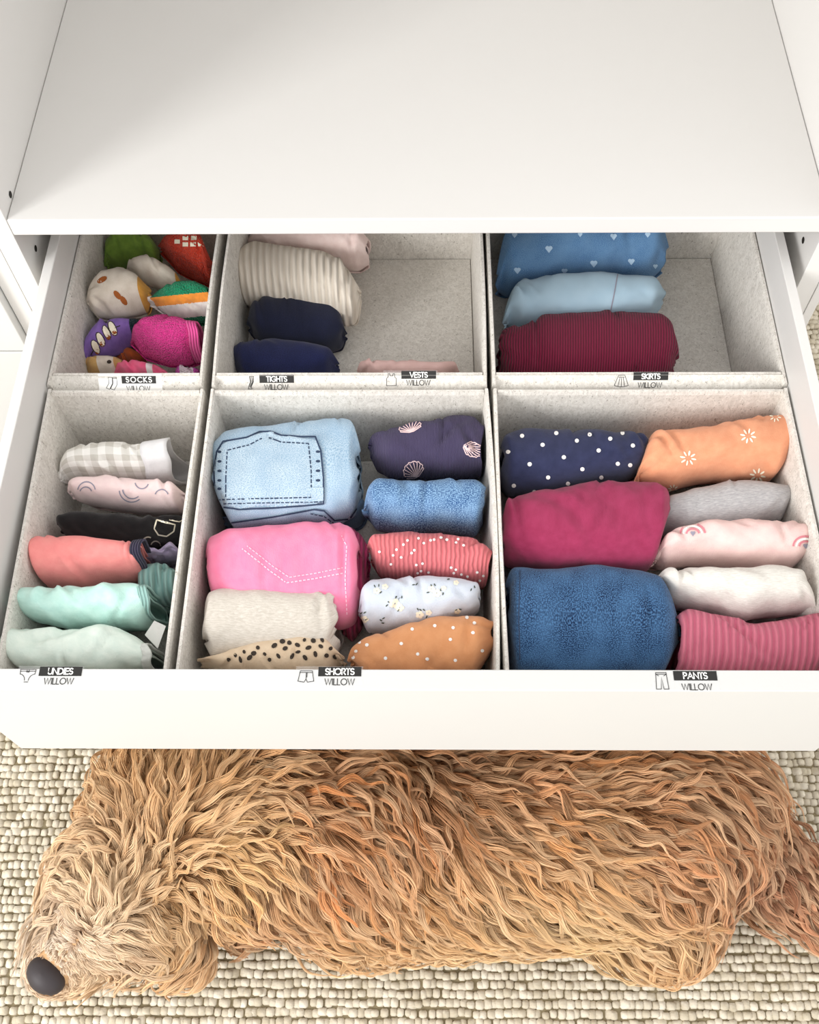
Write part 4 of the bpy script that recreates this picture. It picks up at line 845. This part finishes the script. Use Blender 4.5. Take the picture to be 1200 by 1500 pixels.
    for j in range(NS):
        tj = tt[:, None]*lenf[None, :, j]*(NP-1); i0 = np.clip(tj.astype(int), 0, NP-2); fr = np.clip(tj-i0, 0, 1.1)[:, :, None]
        ii = np.arange(NL)[None, :]
        base = cl[i0, ii]*(1-fr)+cl[i0+1, ii]*fr
        fz = rng.normal(0, .05, (NL, 1))
        p = base+side[i0, ii]*(off1[None, :, j]*prof[:, None])[:, :, None]+nrs[i0, ii]*(off2[None, :, j]*prof[:, None])[:, :, None]
        pos[:, j] = np.transpose(p, (1, 0, 2))
    pos[..., 2] = np.maximum(pos[..., 2], -ZS+.25)
    # colour: rust on the back and rump, honey on the flank, cream low on the flank and round the muzzle
    ctrl = [(150, 1320, 232, 192, 140), (92, 1375, 238, 224, 206), (100, 1362, 196, 176, 162), (135, 1335, 232, 206, 174), (130, 1400, 238, 214, 184), (240, 1330, 226, 178, 118), (270, 1400, 222, 172, 118), (200, 1170, 222, 174, 120), (320, 1180, 216, 164, 108), (330, 1250, 228, 182, 122), (370, 1350, 160, 102, 62), (450, 1150, 176, 114, 66), (480, 1250, 190, 124, 72),
            (470, 1370, 220, 172, 116), (600, 1170, 178, 112, 64), (620, 1280, 204, 146, 88), (640, 1380, 234, 194, 140), (700, 1330, 228, 184, 128), (760, 1140, 186, 122, 74), (780, 1230, 206, 150, 94), (800, 1330, 230, 190, 132), (860, 1390, 232, 194, 138), (950, 1150, 180, 120, 74), (960, 1250, 190, 128, 82), (960, 1360, 216, 168, 114),
            (1060, 1220, 172, 112, 72), (1120, 1270, 150, 90, 60), (1180, 1320, 168, 108, 74), (980, 1400, 206, 154, 102), (150, 1440, 230, 188, 138), (640, 1090, 150, 92, 52), (330, 1100, 196, 140, 86)]
    cp = np.array(ctrl, float); lc = np.array([lin(c[2:])[:3] for c in ctrl])
    w = 1/(((px[:, None, :]-cp[None, :, :2])**2).sum(-1)+500)**1.6; bc = (w[:, :, None]*lc[None]).sum(1)/w.sum(1)[:, None]
    shade = np.exp(rng.normal(-.02, .2, NL)); bc = 1.0*np.power(bc, .9)*shade[:, None]; pale = np.array(lin((240, 212, 174))[:3])
    tp = (rng.uniform(.0, .5, NL)+.25*np.clip((hy-1230)/140, 0, 1)*rng.random(NL))[:, None]; tip = bc*(1-tp)+pale*tp; tip = tip*np.minimum(1, .74/tip.max(1))[:, None]; bc = bc*np.minimum(1, .74/bc.max(1))[:, None]; root = bc*np.array([.46, .36, .28])  # coat tones; roots deepened, tips paled to paint gap shade and highlights
    col = np.ones((NL, NS, NP, 4), np.float32); g = np.clip(tt*1.8, 0, 1)
    sv = np.exp(rng.normal(0, .10, (NL, NS)))[:, :, None, None]
    col[..., :3] = np.clip((root[:, None, None, :]*(1-g)[None, None, :, None]+tip[:, None, None, :]*g[None, None, :, None])*np.minimum(sv, 1.2), 0, .9)
    hc = bpy.data.hair_curves.new('fur'); hc.add_curves([NP]*(NL*NS))
    P = pos.reshape(-1, 3); Pw = np.stack([P[:, 0]/100, P[:, 1]/100, (P[:, 2]+ZS)/100], 1)-ORG[e]
    hc.position_data.foreach_set('vector', Pw.astype(np.float32).ravel())
    ra = hc.attributes.get('radius') or hc.attributes.new('radius', 'FLOAT', 'POINT')
    rr = np.tile((.034*(1-.75*tt**1.5)/100).astype(np.float32), NL*NS); ra.data.foreach_set('value', rr)
    ca = hc.attributes.new('fur_colour', 'FLOAT_COLOR', 'POINT'); ca.data.foreach_set('color', col.reshape(-1))
    m, t, p = nt('apricot_fur'); an = N(t, 'ShaderNodeAttribute'); an.attribute_name = 'fur_colour'
    t.links.new(an.outputs['Color'], p.inputs['Base Color']); p.inputs['Roughness'].default_value = .55; p.inputs['Specular IOR Level'].default_value = .25
    hc.materials.append(m)
    o = bpy.data.objects.new('fur', hc); sc.collection.objects.link(o); o.parent = e; tag(o, kind='stuff')
dog()
